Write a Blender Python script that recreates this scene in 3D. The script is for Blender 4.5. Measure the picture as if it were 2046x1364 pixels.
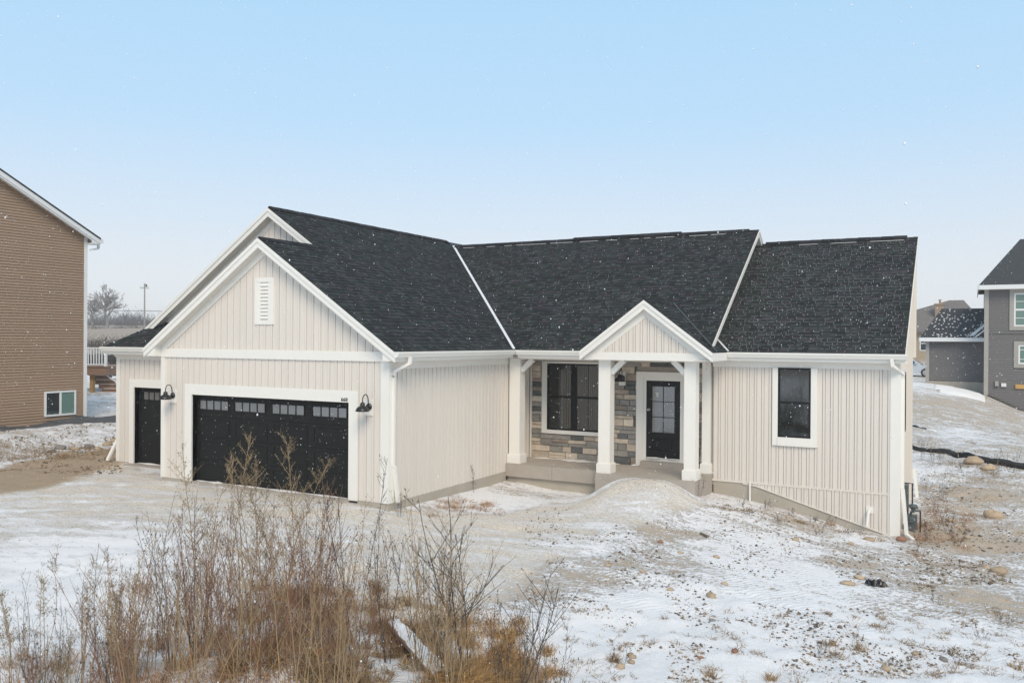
import bpy, math, random
import numpy as np
from mathutils import Vector, Matrix

for o in list(bpy.data.objects): bpy.data.objects.remove(o)
scene = bpy.context.scene
COL = scene.collection
RAD = math.radians

# ---------------------------------------------------------------- camera
C = np.array([10.8833, -14.6104, 3.5131])
R = np.array([0.8792849, 0.4762555, 0.0062295])
U = np.array([-0.0064654, -0.0011432, 0.9999784])
F = np.array([-0.4762523, 0.8793062, -0.0020740])
FPX = 1699.17
cam = bpy.data.cameras.new('Camera')
cam.sensor_width = 36.0
cam.lens = FPX / 2046 * 36.0
cam.clip_start = 0.1
cam.clip_end = 3000
camo = bpy.data.objects.new('Camera', cam)
m = Matrix.Identity(4)
for i in range(3):
    m[i][0], m[i][1], m[i][2], m[i][3] = R[i], U[i], -F[i], C[i]
camo.matrix_world = m
COL.objects.link(camo)
scene.camera = camo

# ---------------------------------------------------------------- light
SUN_EL, SUN_AZ = 42.0, 142.0       # azimuth clockwise from +Y, where the light comes from
world = bpy.data.worlds.new('World'); scene.world = world; world.use_nodes = True
wn, wl = world.node_tree.nodes, world.node_tree.links
bg = wn['Background']
sky = wn.new('ShaderNodeTexSky'); sky.sky_type = 'NISHITA'; sky.sun_disc = False
sky.sun_elevation = RAD(SUN_EL); sky.sun_rotation = RAD(SUN_AZ)
sky.air_density = 1.0; sky.dust_density = 1.0; sky.ozone_density = 1.0; sky.altitude = 200
# pale colour veil mixed over the whole dome: whitest towards the horizon, bluer higher up, greyed again at the zenith
tcw = wn.new('ShaderNodeTexCoord'); sepw = wn.new('ShaderNodeSeparateXYZ'); wl.new(tcw.outputs['Generated'], sepw.inputs[0])
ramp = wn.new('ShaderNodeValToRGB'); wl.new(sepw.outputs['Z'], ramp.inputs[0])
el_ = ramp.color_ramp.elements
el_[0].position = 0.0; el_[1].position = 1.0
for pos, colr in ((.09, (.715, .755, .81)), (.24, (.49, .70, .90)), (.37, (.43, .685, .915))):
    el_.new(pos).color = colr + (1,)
el_[0].color = (.81, .825, .855, 1); el_[-1].color = (.48, .565, .66, 1)  # unseen zenith greyed to take the blue out of the scene's light
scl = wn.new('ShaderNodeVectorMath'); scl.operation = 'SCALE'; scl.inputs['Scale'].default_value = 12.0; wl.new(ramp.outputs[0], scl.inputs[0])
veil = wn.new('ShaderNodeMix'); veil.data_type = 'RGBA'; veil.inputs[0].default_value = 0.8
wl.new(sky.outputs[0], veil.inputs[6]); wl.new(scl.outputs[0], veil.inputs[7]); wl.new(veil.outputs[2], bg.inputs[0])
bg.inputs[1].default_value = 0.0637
sun = bpy.data.lights.new('Sun', 'SUN'); sun.energy = 1.5; sun.angle = RAD(28); sun.color = (1, .85, .66)
suno = bpy.data.objects.new('Sun', sun); COL.objects.link(suno)
a, e = RAD(SUN_AZ), RAD(SUN_EL)
sd = Vector((math.sin(a) * math.cos(e), math.cos(a) * math.cos(e), math.sin(e)))
suno.rotation_euler = sd.to_track_quat('Z', 'Y').to_euler()
suno.location = sd * 60
vs = scene.view_settings
vs.view_transform = 'Standard'; vs.look = 'None'; vs.gamma = 1; vs.use_curve_mapping = False
vs.exposure = 0.65
scene.render.engine = 'CYCLES'
scene.cycles.max_bounces = 6; scene.cycles.volume_bounces = 2

# ---------------------------------------------------------------- helpers
def ray(u, v): return F + R * (u - 1023) / FPX - U * (v - 682) / FPX
def hit(u, v, ax, val):
    d = ray(u, v); i = 'xyz'.index(ax); return C + d * (val - C[i]) / d[i]
def at_depth(u, v, d): return C + ray(u, v) * d

def tag(o, label=None, cat=None, group=None, kind=None):
    if label: o['label'] = label
    if cat: o['category'] = cat
    if group: o['group'] = group
    if kind: o['kind'] = kind
    return o
def chain_loc(p):
    v = Vector((0, 0, 0))
    while p is not None: v += p.location; p = p.parent
    return v
def empty(name, loc=(0, 0, 0), label=None, cat=None, group=None):
    o = bpy.data.objects.new(name, None); o.location = loc; o.empty_display_size = .3
    COL.objects.link(o); return tag(o, label, cat, group)
def link(name, me, parent=None, loc=None):
    o = bpy.data.objects.new(name, me); COL.objects.link(o)
    if parent is not None: o.parent = parent
    if loc is not None: o.location = Vector(loc) - chain_loc(parent)
    return o

class MB:
    def __init__(s): s.v = []; s.f = []; s.mi = []; s.cur = 0
    def add(s, vs, fs):
        b = len(s.v); s.v += [tuple(map(float, p)) for p in vs]
        for f in fs: s.f.append(tuple(i + b for i in f)); s.mi.append(s.cur)
        return s
    def box(s, x0, x1, y0, y1, z0, z1):
        return s.add([(x0, y0, z0), (x1, y0, z0), (x1, y1, z0), (x0, y1, z0), (x0, y0, z1), (x1, y0, z1), (x1, y1, z1), (x0, y1, z1)],
              [(3, 2, 1, 0), (4, 5, 6, 7), (0, 1, 5, 4), (1, 2, 6, 5), (2, 3, 7, 6), (3, 0, 4, 7)])
    def prism(s, poly, ext):
        n = len(poly); P = [np.array(p, float) for p in poly]; E = np.array(ext, float)
        nv = np.zeros(3)
        for i in range(n): nv += np.cross(P[i], P[(i + 1) % n])
        if nv @ E > 0: P = P[::-1]
        vs = P + [p + E for p in P]
        fs = [tuple(range(n)), tuple(range(2 * n - 1, n - 1, -1))]
        for i in range(n):
            j = (i + 1) % n; fs.append((j, i, i + n, j + n))
        return s.add(vs, fs)
    def bar(s, a, b, w, h, up=(0, 0, 1)):
        a, b = np.array(a, float), np.array(b, float); d = b - a; d /= np.linalg.norm(d)
        r = np.cross(d, up); r /= np.linalg.norm(r); t = np.cross(r, d)
        q = [a + r * w / 2 * i + t * h / 2 * j for i, j in ((-1, -1), (1, -1), (1, 1), (-1, 1))]
        return s.prism(q, b - a)
    def tube(s, pts, rad, n=6, cap=True):
        P = [np.array(p, float) for p in pts]
        if np.isscalar(rad): rad = [rad] * len(P)
        ref = np.array((.31, .17, .93)); vs = []; fs = []
        for i, p in enumerate(P):
            d = P[min(i + 1, len(P) - 1)] - P[max(i - 1, 0)]; d = d / (np.linalg.norm(d) + 1e-9)
            r = np.cross(d, ref); 
            if np.linalg.norm(r) < .1: r = np.cross(d, (1, 0, 0))
            r /= np.linalg.norm(r); t = np.cross(d, r)
            for k in range(n):
                an = 2 * math.pi * k / n; vs.append(p + (r * math.cos(an) + t * math.sin(an)) * rad[i])
        for i in range(len(P) - 1):
            for k in range(n):
                k2 = (k + 1) % n; fs.append((i * n + k, i * n + k2, (i + 1) * n + k2, (i + 1) * n + k))
        if cap: fs.append(tuple(range(n))[::-1]); fs.append(tuple((len(P) - 1) * n + k for k in range(n)))
        return s.add(vs, fs)
    def twig(s, pts, rad, n=3):
        """quick tube with one frame for all rings, for nearly straight stems"""
        P = [tuple(p) for p in pts]; dx, dy, dz = (P[-1][i] - P[0][i] for i in range(3)); L = math.sqrt(dx * dx + dy * dy + dz * dz) + 1e-9
        dx, dy, dz = dx / L, dy / L, dz / L
        ax, ay, az = (dy * .93 - dz * .17, dz * .31 - dx * .93, dx * .17 - dy * .31); q = math.sqrt(ax * ax + ay * ay + az * az) + 1e-9; ax, ay, az = ax / q, ay / q, az / q
        bx, by, bz = dy * az - dz * ay, dz * ax - dx * az, dx * ay - dy * ax
        b0 = len(s.v); ring = [(math.cos(2 * math.pi * k / n), math.sin(2 * math.pi * k / n)) for k in range(n)]
        for (x, y, z), r in zip(P, rad):
            for c_, s_ in ring: s.v.append((float(x + r * (ax * c_ + bx * s_)), float(y + r * (ay * c_ + by * s_)), float(z + r * (az * c_ + bz * s_))))
        for i in range(len(P) - 1):
            for k in range(n):
                k2 = (k + 1) % n; s.f.append((b0 + i * n + k, b0 + i * n + k2, b0 + (i + 1) * n + k2, b0 + (i + 1) * n + k)); s.mi.append(s.cur)
        return s
    def lathe(s, c, prof, n=16, axis='z'):
        vs = []; fs = []
        for r, h in prof:
            for k in range(n):
                an = 2 * math.pi * k / n; p = (r * math.cos(an), r * math.sin(an), h)
                if axis == 'y': p = (p[0], p[2], p[1])
                if axis == 'x': p = (p[2], p[0], p[1])
                vs.append(np.array(c) + p)
        for i in range(len(prof) - 1):
            for k in range(n):
                k2 = (k + 1) % n; fs.append((i * n + k, i * n + k2, (i + 1) * n + k2, (i + 1) * n + k))
        fs.append(tuple(range(n))[::-1]); fs.append(tuple((len(prof) - 1) * n + k for k in range(n)))
        return s.add(vs, fs)
    def mesh(s, name, mats, off=(0, 0, 0), smooth=False):
        me = bpy.data.meshes.new(name)
        me.from_pydata([(p[0] - off[0], p[1] - off[1], p[2] - off[2]) for p in s.v], [], s.f)
        for mt in (mats if isinstance(mats, (list, tuple)) else [mats]): me.materials.append(M[mt])
        if isinstance(mats, (list, tuple)): me.polygons.foreach_set('material_index', s.mi)
        if smooth: me.polygons.foreach_set('use_smooth', [True] * len(me.polygons))
        return me
    def build(s, name, mats, parent=None, smooth=False, base=None, **kw):
        off = chain_loc(parent) if parent is not None else Vector(base if base is not None else (0, 0, 0))
        o = link(name, s.mesh(name, mats, off, smooth), parent)
        if parent is None and base is not None: o.location = base
        return tag(o, **kw) if kw else o

def np_mesh(name, V, Fc, mat, parent=None, colors=None, smooth=False, nper=3):
    """V (n,3), Fc (m,k) vectorised mesh."""
    me = bpy.data.meshes.new(name)
    V = np.asarray(V, np.float32); Fc = np.asarray(Fc, np.int32); k = Fc.shape[1]
    if parent is not None: V = V - np.array(chain_loc(parent), np.float32)
    me.vertices.add(len(V)); me.vertices.foreach_set('co', V.ravel())
    me.loops.add(Fc.size); me.loops.foreach_set('vertex_index', Fc.ravel())
    me.polygons.add(len(Fc)); me.polygons.foreach_set('loop_start', np.arange(0, Fc.size, k, dtype=np.int32))
    me.polygons.foreach_set('loop_total', np.full(len(Fc), k, np.int32))
    if smooth: me.polygons.foreach_set('use_smooth', np.ones(len(Fc), bool))
    if colors is not None:
        at = me.color_attributes.new('tint', 'FLOAT_COLOR', 'POINT')
        at.data.foreach_set('color', np.asarray(colors, np.float32).ravel())
    me.update(calc_edges=True); me.materials.append(M[mat])
    return link(name, me, parent)

# ---------------------------------------------------------------- materials
M = {}
class NT:
    def __init__(s, name):
        s.m = bpy.data.materials.new(name); s.m.use_nodes = True; s.n = s.m.node_tree.nodes; s.l = s.m.node_tree.links
        s.p = s.n['Principled BSDF']; M[name] = s.m; s.tc = s.n.new('ShaderNodeTexCoord')
    def link(s, a, b): s.l.new(a, b)
    def val(s, sock, v):
        if isinstance(v, (int, float, tuple)): sock.default_value = v
        else: s.l.new(v, sock)
    def noise(s, scale, detail=4, rough=.55, vec=None, dist=0, stretch=None):
        n = s.n.new('ShaderNodeTexNoise'); n.inputs['Scale'].default_value = scale; n.inputs['Detail'].default_value = detail
        n.inputs['Roughness'].default_value = rough; n.inputs['Distortion'].default_value = dist
        v = vec if vec is not None else s.tc.outputs['Object']
        if stretch is not None:
            mp = s.n.new('ShaderNodeMapping'); mp.inputs['Scale'].default_value = stretch[:3]
            if len(stretch) > 3: mp.inputs['Rotation'].default_value = (0, 0, stretch[3])
            s.l.new(v, mp.inputs[0]); v = mp.outputs[0]
        s.l.new(v, n.inputs['Vector']); return n.outputs[0]
    def math(s, op, a, b=0., c=None, clamp=False):
        n = s.n.new('ShaderNodeMath'); n.operation = op; n.use_clamp = clamp
        s.val(n.inputs[0], a); s.val(n.inputs[1], b)
        if c is not None: s.val(n.inputs[2], c)
        return n.outputs[0]
    def mix(s, f, a, b, mode='MIX'):
        n = s.n.new('ShaderNodeMix'); n.data_type = 'RGBA'; n.blend_type = mode
        s.val(n.inputs[0], f)
        for i, v in ((6, a), (7, b)):
            if isinstance(v, tuple): n.inputs[i].default_value = v + ((1,) if len(v) == 3 else ())
            else: s.l.new(v, n.inputs[i])
        return n.outputs[2]
    def step(s, x, lo, hi):
        n = s.n.new('ShaderNodeMapRange'); n.interpolation_type = 'SMOOTHSTEP'
        s.val(n.inputs[0], x); s.val(n.inputs[1], lo); s.val(n.inputs[2], hi); return n.outputs[0]
    def attr(s, name):
        n = s.n.new('ShaderNodeAttribute'); n.attribute_name = name; return n
    def oinfo(s): return s.n.new('ShaderNodeObjectInfo').outputs['Random']
    def bump(s, h, strength=.3, dist=.01):
        n = s.n.new('ShaderNodeBump'); n.inputs['Strength'].default_value = strength; n.inputs['Distance'].default_value = dist
        s.l.new(h, n.inputs['Height']); s.l.new(n.outputs[0], s.p.inputs['Normal'])
    def base(s, c, rough=.6, **kw):
        s.val(s.p.inputs['Base Color'], c if not isinstance(c, tuple) else c + ((1,) if len(c) == 3 else ()))
        s.p.inputs['Roughness'].default_value = rough
        for k, v in kw.items(): s.p.inputs[k.replace('_', ' ')].default_value = v
        return s

def simple(name, c, rough=.6, var=.08, scale=3., bump=0., bscale=60., orand=0., **kw):
    t = NT(name)
    f = t.noise(scale, 5)
    k = t.math('MULTIPLY_ADD', f, 2 * var, 1 - var)
    if orand: k = t.math('MULTIPLY', k, t.math('MULTIPLY_ADD', t.oinfo(), 2 * orand, 1 - orand))
    col = t.mix(1.0, c, k, 'MULTIPLY')
    # scalar to colour conversion is implicit
    t.base(col, rough, **kw)
    if bump: t.bump(t.noise(bscale, 3), bump, .004)
    return t

simple('trim', (.82, .80, .75), .45, .03)
simple('gutter', (.83, .815, .77), .35, .03)
simple('soffit', (.72, .685, .62), .6, .03)
t = NT('siding')
g = t.noise(2.2, 4, stretch=(6, 6, .5)); g2 = t.noise(40, 4, stretch=(1, 1, .08))
k = t.math('ADD', t.math('MULTIPLY_ADD', g, .07, .935), t.math('MULTIPLY_ADD', g2, .05, -.025))
k = t.math('MULTIPLY', k, t.math('MULTIPLY_ADD', t.oinfo(), .035, .982))
t.base(t.mix(1., (.740, .686, .624), k, 'MULTIPLY'), .55); t.bump(g2, .12, .002)
simple('sheathing', (.47, .425, .385), .7, .03)
simple('black_trim', (.011, .011, .012), .45, .2, 8).p.inputs['Specular IOR Level'].default_value = .25
simple('door_black', (.012, .0125, .012), .5, .15, 6, .15, 90).p.inputs['Specular IOR Level'].default_value = .2
simple('metal_black', (.012, .012, .014), .35, .2, 8)
simple('concrete', (.40, .36, .315), .85, .16, 2.2, .35, 45)
simple('foundation', (.42, .38, .32), .9, .22, 1.6, .4, 40)
simple('flashing', (.72, .73, .76), .35, .06)
simple('pvc', (.78, .78, .75), .35, .03)
simple('meter_grey', (.09, .11, .115), .5, .2, 8)
simple('pipe_dark', (.03, .03, .03), .5, .2, 8)
simple('snow_thin', (.30, .31, .32), .8, .2, 8)
simple('snow', (.85, .83, .82), .7, .03)
t = simple('glass', (.012, .016, .016), .03, .1); t.p.inputs['IOR'].default_value = 2.0
t = simple('glass_green', (.13, .22, .19), .05, .1); t.p.inputs['IOR'].default_value = 1.7
t = simple('glass_grey', (.13, .135, .14), .06, .1); t.p.inputs['IOR'].default_value = 2.2
t = NT('shingle')
at = t.attr('tint'); n = t.noise(3.0, 5); n2 = t.noise(160, 2); n3 = t.noise(9, 4)
k = t.math('MULTIPLY', t.math('MULTIPLY_ADD', n2, .7, .65), t.math('MULTIPLY_ADD', n, .4, .8))
col = t.mix(1., at.outputs['Color'], k, 'MULTIPLY')
dust = t.math('MULTIPLY', t.step(n3, .5, .75), t.step(t.noise(70, 3), .60, .72))
col = t.mix(t.math('MULTIPLY', dust, .3), col, (.5, .54, .58))
t.base(col, .85); t.bump(n2, .5, .004); t.p.inputs['Specular IOR Level'].default_value = .15
def stone_mat(name, c1, c2):
    t = NT(name); n = t.noise(5, 6); n2 = t.noise(28, 5)
    col = t.mix(n2, c1, c2); col = t.mix(1., col, t.math('MULTIPLY_ADD', t.oinfo(), .5, .95), 'MULTIPLY')
    col = t.mix(1., col, t.math('MULTIPLY_ADD', n, .8, .6), 'MULTIPLY'); t.base(col, .85); t.bump(n2, .6, .012)
stone_mat('stone_tan', (.52, .45, .365), (.38, .32, .255)); stone_mat('stone_brown', (.33, .27, .22), (.22, .175, .14))
stone_mat('stone_grey', (.31, .29, .265), (.19, .18, .165)); stone_mat('stone_dark', (.08, .085, .085), (.14, .145, .14))
stone_mat('stone_pale', (.62, .54, .44), (.47, .40, .32))
stone_mat('fieldstone', (.44, .35, .25), (.30, .22, .15)); stone_mat('fieldstone_grey', (.25, .23, .21), (.14, .13, .12)); stone_mat('fieldstone_red', (.34, .18, .12), (.22, .12, .08))
simple('mortar', (.36, .32, .27), .95, .15, 10, .3, 60)
simple('brown_siding', (.33, .226, .152), .6, .06, 2., .08, 60, orand=.04)
simple('grey_siding', (.155, .147, .145), .65, .06, 2.)
simple('grey_trim', (.36, .34, .315), .6, .05)
simple('far_roof', (.04, .043, .047), .85, .3, 3.)
simple('tan_siding', (.40, .32, .22), .7, .06); simple('tan_roof', (.16, .14, .13), .85, .2, 2.)
simple('brick_tan', (.33, .24, .17), .9, .2, 8)
simple('deck_wood', (.26, .155, .10), .75, .2, 6); simple('post_wood', (.42, .25, .09), .75, .2, 6)
simple('white_vinyl', (.76, .77, .77), .4, .03)
simple('car_paint', (.50, .56, .62), .25, .02); simple('tyre', (.02, .02, .02), .8, .2); simple('rim', (.35, .36, .38), .3, .05)
simple('silt_cloth', (.016, .017, .018), .75, .35, 3., .4, 30); simple('stake', (.16, .12, .08), .8, .2, 9)
simple('pole_wood', (.30, .28, .27), .9, .2, 4); simple('wire', (.03, .03, .03), .6, .1)  # pole colour paled to stand in for distance haze
simple('bark', (.27, .25, .245), .9, .25, 3); simple('far_wood', (.11, .10, .095), .95, .2, .3)
simple('lumber', (.55, .33, .11), .7, .15, 6)
simple('plastic_black', (.012, .012, .014), .32, .2, 6)
t = simple('plaque', (.70, .69, .64), .4, .03)
t = simple('flake', (.86, .88, .90), .8, .02)
simple('green_sticker', (.05, .35, .12), .5, .05)
def stalk(name, c1, c2):
    t = NT(name); n = t.noise(9, 3); r = t.oinfo()
    col = t.mix(t.math('ADD', t.math('MULTIPLY', n, .7), t.math('MULTIPLY', r, .4), clamp=True), c1, c2); t.base(col, .75)
stalk('stalk_red', (.30, .14, .075), (.14, .08, .05)); stalk('stalk_tan', (.44, .31, .17), (.20, .135, .075))
stalk('stalk_dark', (.10, .075, .06), (.05, .04, .035)); stalk('plume', (.30, .24, .14), (.16, .13, .08)); stalk('bud', (.05, .04, .035), (.10, .075, .06))
t = NT('grass'); at = t.attr('tint'); t.base(at.outputs['Color'], .8)
t = NT('clod'); at = t.attr('tint'); t.base(t.mix(1., at.outputs['Color'], t.math('MULTIPLY_ADD', t.noise(40, 3), .6, .7), 'MULTIPLY'), .9)

# ---------------------------------------------------------------- terrain
def hash2(ix, iy, seed):
    h = (ix.astype(np.int64) * 374761393 + iy.astype(np.int64) * 668265263 + seed * 1274126177) & 0x7fffffff
    h = ((h ^ (h >> 13)) * 1103515245 + 12345) & 0x7fffffff
    h = ((h ^ (h >> 16)) * 69069 + 1) & 0x7fffffff
    return h / 0x7fffffff
def vnoise(x, y, seed=0):
    ix, iy = np.floor(x), np.floor(y); fx, fy = x - ix, y - iy
    fx = fx * fx * (3 - 2 * fx); fy = fy * fy * (3 - 2 * fy)
    a = hash2(ix, iy, seed); b = hash2(ix + 1, iy, seed); c = hash2(ix, iy + 1, seed); d = hash2(ix + 1, iy + 1, seed)
    return (a * (1 - fx) + b * fx) * (1 - fy) + (c * (1 - fx) + d * fx) * fy - .5
def fbm(x, y, sc, oct=4, seed=0):
    r = 0; am = 1.
    for i in range(oct): r = r + am * vnoise(x / sc, y / sc, seed + i * 17); sc *= .5; am *= .5
    return r
CT = np.array([
 (-10.6, .9, -.03), (-8.5, 1.1, -.02), (-7, -.15, -.03), (-3.5, -.15, -.04), (-.3, -.15, -.07), (.25, .3, -.17), (.25, 2.4, -.2), (.25, 4.9, -.24), (1.3, 4.95, -.34), (2.6, 4.95, -.35),
 (3.0, 4.5, -.26), (5.4, 4.5, -.2), (5.4, 6.0, -.25), (6.2, 6.1, -.335), (7.4, 6.1, -.556), (8.5, 6.1, -.775), (9.5, 6.1, -.85), (5, 6.6, -.2), (0, 6.6, -.2),
 (2, 2, -.30), (4, 1, -.38), (6, 2, -.48), (8, 2, -.66), (10, 3, -.83),
 (-4, -4, -.18), (-8, -4, -.12), (0, -4, -.28), (4, -4, -.48), (8, -3, -.68), (11, -2.5, -.78), (1, -8, -.45), (-6, -10, -.38), (6, -8, -.66), (11, -9, -.85), (15, 0, -.9), (11, -15, -.95), (0, -16, -.65), (20, -10, -1.),
 (-14, 0, .1), (-17.4, 5.2, .5), (-17.5, 0, .45), (-14, 8, .4), (-10.5, 8, .25), (-25, 0, .7), (-20, -12, .2), (-18.8, 17, .85), (-12, 18, .7), (-3, 20, .4), (4, 20, .0),
 (9.8, 12, -.62), (11.4, 8, -.72), (9, 18, -.22), (10.2, 17.5, -.2), (12.2, 14.5, -.3), (14, 10, -.8), (18, 8, -1.),
 (8.7, 35, 1.38), (11.45, 35, .8), (13.2, 35, -.05), (18, 34, -.6), (10, 28, .55), (13, 27, -.1), (6.8, 60, .9), (6, 85, 1.8), (-2, 45, 1.2), (25, 25, -1.), (25, 60, .2),
 (-30, 35, 1.4), (-45, 55, 2.0), (-70, 90, 3.6), (-120, 150, 6.), (-200, 250, 9.), (-60, 200, 8.), (40, 200, 7.), (60, 100, 3.), (150, 150, 5.), (200, -50, 1.), (0, -80, -2.), (-80, -60, 0.), (-150, 40, 4.), (100, -100, -2.), (-120, -150, 0),
 (-300, 350, 10.), (0, 450, 10.), (400, 300, 9.), (450, -100, 3.), (-450, 50, 6.), (-300, -350, 0.), (200, -450, -3.)])
def tps_fit(P, z, lam=.02):
    n = len(P); K = np.sqrt(((P[:, None] - P[None]) ** 2).sum(2) + .09)      # |r| kernel: no overshoot
    A = np.zeros((n + 1, n + 1)); A[:n, :n] = -K; A[:n, n] = 1; A[n, :n] = 1; A[range(n), range(n)] += lam
    return np.linalg.solve(A, np.append(z, 0))
TW = tps_fit(CT[:, :2], CT[:, 2])
BC = (C + 8.9 * F - 2.5 * R)[:2]; BF = F[:2] / np.linalg.norm(F[:2]); BR = R[:2] / np.linalg.norm(R[:2])
def sm(x, a, b):
    t = np.clip((x - a) / (b - a), 0, 1); return t * t * (3 - 2 * t)
def H(x, y, detail=True):
    x = np.asarray(x, float); y = np.asarray(y, float); sh = x.shape; xf, yf = x.ravel(), y.ravel()
    z = np.full(xf.shape, TW[-1])
    for (px, py, _), w in zip(CT, TW[:-1]): z = z - w * np.sqrt((xf - px) ** 2 + (yf - py) ** 2 + .09)
    # heap of gravel ramped up to the porch slab
    dx = (xf - 4.1); dy = (yf - 4.35); dy = np.where(dy < 0, dy / 1.5, dy / .9)
    z = z + .50 * np.exp(-(np.abs(dx) / 1.08) ** 3.6) * np.exp(-(dy) ** 2)
    # low earth berm where the weeds grow
    a_ = (xf - BC[0]) * BF[0] + (yf - BC[1]) * BF[1]; b_ = (xf - BC[0]) * BR[0] + (yf - BC[1]) * BR[1]
    br = np.exp(-(a_ / 1.25) ** 2) * sm(b_, -2.4, -.6) * (1 - sm(b_, 1.4, 3.2))
    z = z + .72 * br * (1 + .5 * fbm(xf, yf, 1.1, 2, 5))
    if detail:
        r = np.hypot(xf - C[0], yf - C[1]); nr = 1 - sm(r, 30, 60)
        dist_house = np.maximum(np.maximum(-10.4 - xf, xf - 9.6), np.maximum(-yf, yf - 15))
        flat = sm(dist_house, -1, 1.2) * .8 + .2
        sx_, sy_ = xf * .91 + yf * .41, -xf * .41 + yf * .91
        z = z + nr * flat * .035 * fbm(sx_ / 7, sy_, .38, 3, 51)
        z = z + nr * flat * (.10 * fbm(xf, yf, 2.2, 4, 1) + .035 * fbm(xf, yf, .35, 3, 2))
        yard = sm(xf, 4.5, 6.5)
        z = z + nr * flat * (.35 + .65 * yard) * (.09 * fbm(xf, yf, .6, 3, 9) + .055 * np.abs(fbm(xf * .55 + yf * .8, yf * .55 - xf * .8, .22, 2, 19)))
        # wheel ruts of the site traffic: long soft grooves running from the street to the porch
        u1 = (xf - 3.2) * .80 - (yf - 1.0) * .6
        z = z - nr * .05 * np.exp(-((u1 + .15 * np.sin(yf)) / .22) ** 2) * sm(-yf, -3, 1) - nr * .04 * np.exp(-((u1 - 1.7) / .22) ** 2) * sm(-yf, -3, 1)
        z = z + (1 - nr) * .6 * fbm(xf, yf, 40, 3, 3) * sm(r, 60, 150)
    return z.reshape(sh)
_hx = np.arange(-70, 45, .3); _hy = np.arange(-15, 110, .3)
_HG = H(*np.meshgrid(_hx, _hy), False)
def Hq(x, y):
    """quick bilinear look-up of the smooth ground height"""
    fx = np.clip((np.asarray(x) - _hx[0]) / .3, 0, len(_hx) - 1.001); fy = np.clip((np.asarray(y) - _hy[0]) / .3, 0, len(_hy) - 1.001)
    i, j = fx.astype(int), fy.astype(int); a_, b_ = fx - i, fy - j
    return (_HG[j, i] * (1 - a_) + _HG[j, i + 1] * a_) * (1 - b_) + (_HG[j + 1, i] * (1 - a_) + _HG[j + 1, i + 1] * a_) * b_
_T = np.concatenate([np.arange(6, 40, .04), np.arange(40, 110, .2)])
def gp(u, v):
    d = ray(u, v); P_ = C + d * _T[:, None]; under = P_[:, 2] < Hq(P_[:, 0], P_[:, 1])
    return P_[int(np.argmax(under))] if under.any() else P_[-1]
def axis(lo, hi, step, far):
    a_ = list(np.arange(lo, hi + 1e-6, step)); s_ = step; x = hi; up = []
    while x < far: s_ *= 1.18; x += s_; up.append(x)
    s_ = step; x = lo; dn = []
    while x > -far: s_ *= 1.18; x -= s_; dn.append(x)
    return np.array(dn[::-1] + a_ + up)
gx = axis(-12, 14, .075, 900); gy = axis(-8, 14, .075, 900)
GX, GY = np.meshgrid(gx, gy); GZ = H(GX, GY)
nx, ny = len(gx), len(gy)
V = np.stack([GX.ravel(), GY.ravel(), GZ.ravel()], 1)
idx = np.arange(nx * ny).reshape(ny, nx)
FC = np.stack([idx[:-1, :-1].ravel(), idx[:-1, 1:].ravel(), idx[1:, 1:].ravel(), idx[1:, :-1].ravel()], 1)
def sdf(P, poly):
    poly = np.asarray(poly)[:, :2]; d = np.full(len(P), 1e9); ins = np.zeros(len(P), bool)
    for i in range(len(poly)):
        a_, b_ = poly[i], poly[(i + 1) % len(poly)]; e_ = b_ - a_; w = P - a_
        t_ = np.clip((w @ e_) / (e_ @ e_ + 1e-12), 0, 1); d = np.minimum(d, np.linalg.norm(w - t_[:, None] * e_, axis=1))
        c1 = (a_[1] <= P[:, 1]) != (b_[1] <= P[:, 1])
        xi = a_[0] + (P[:, 1] - a_[1]) * e_[0] / (e_[1] + 1e-12); ins ^= c1 & (P[:, 0] < xi)
    return np.where(ins, -d, d)
P2 = V[:, :2]
wob = .35 * fbm(P2[:, 0], P2[:, 1], 1.3, 3, 21)
drive_px = [(236, 925), (330, 958), (560, 985), (775, 1017), (840, 1020), (1000, 1030), (1110, 1005), (1190, 990), (1225, 968), (1290, 958), (1350, 975), (1400, 1004), (1330, 1015), (1230, 1060), (1080, 1120), (1000, 1190), (820, 1250), (500, 1330), (0, 1345), (-300, 1345), (-300, 1010), (0, 985), (110, 965)]
dpoly = np.array([gp(*p) for p in drive_px])
grav = 1 - sm(sdf(P2, dpoly) + wob, -.25, .25)
soilL = np.array([gp(*p) for p in [(-200, 930), (0, 935), (140, 902), (240, 897), (244, 925), (110, 968), (0, 988), (-200, 1010)]])
brown = 1 - sm(sdf(P2, soilL) + wob * .8, -.2, .3)
def blob(u, v, r, px=0): 
    g_ = gp(u, v); return np.exp(-((P2[:, 0] - g_[0]) ** 2 + (P2[:, 1] - g_[1]) ** 2) / r ** 2)
snow = np.full(len(P2), .625)
far = sm(np.hypot(P2[:, 0] - C[0], P2[:, 1] - C[1]), 60, 120)
right = sm(P2[:, 0], 9.0, 9.8) * sm(P2[:, 1], 5.0, 7.0)
snow = snow * (1 - right) + .565 * right
back = sm(P2[:, 1], 17.5, 20) * sm(P2[:, 0], 6, 8)
snow = snow * (1 - back) + .55 * back
left = 1 - sm(P2[:, 0], -11, -9)
snow = snow * (1 - left) + .60 * left
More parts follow.
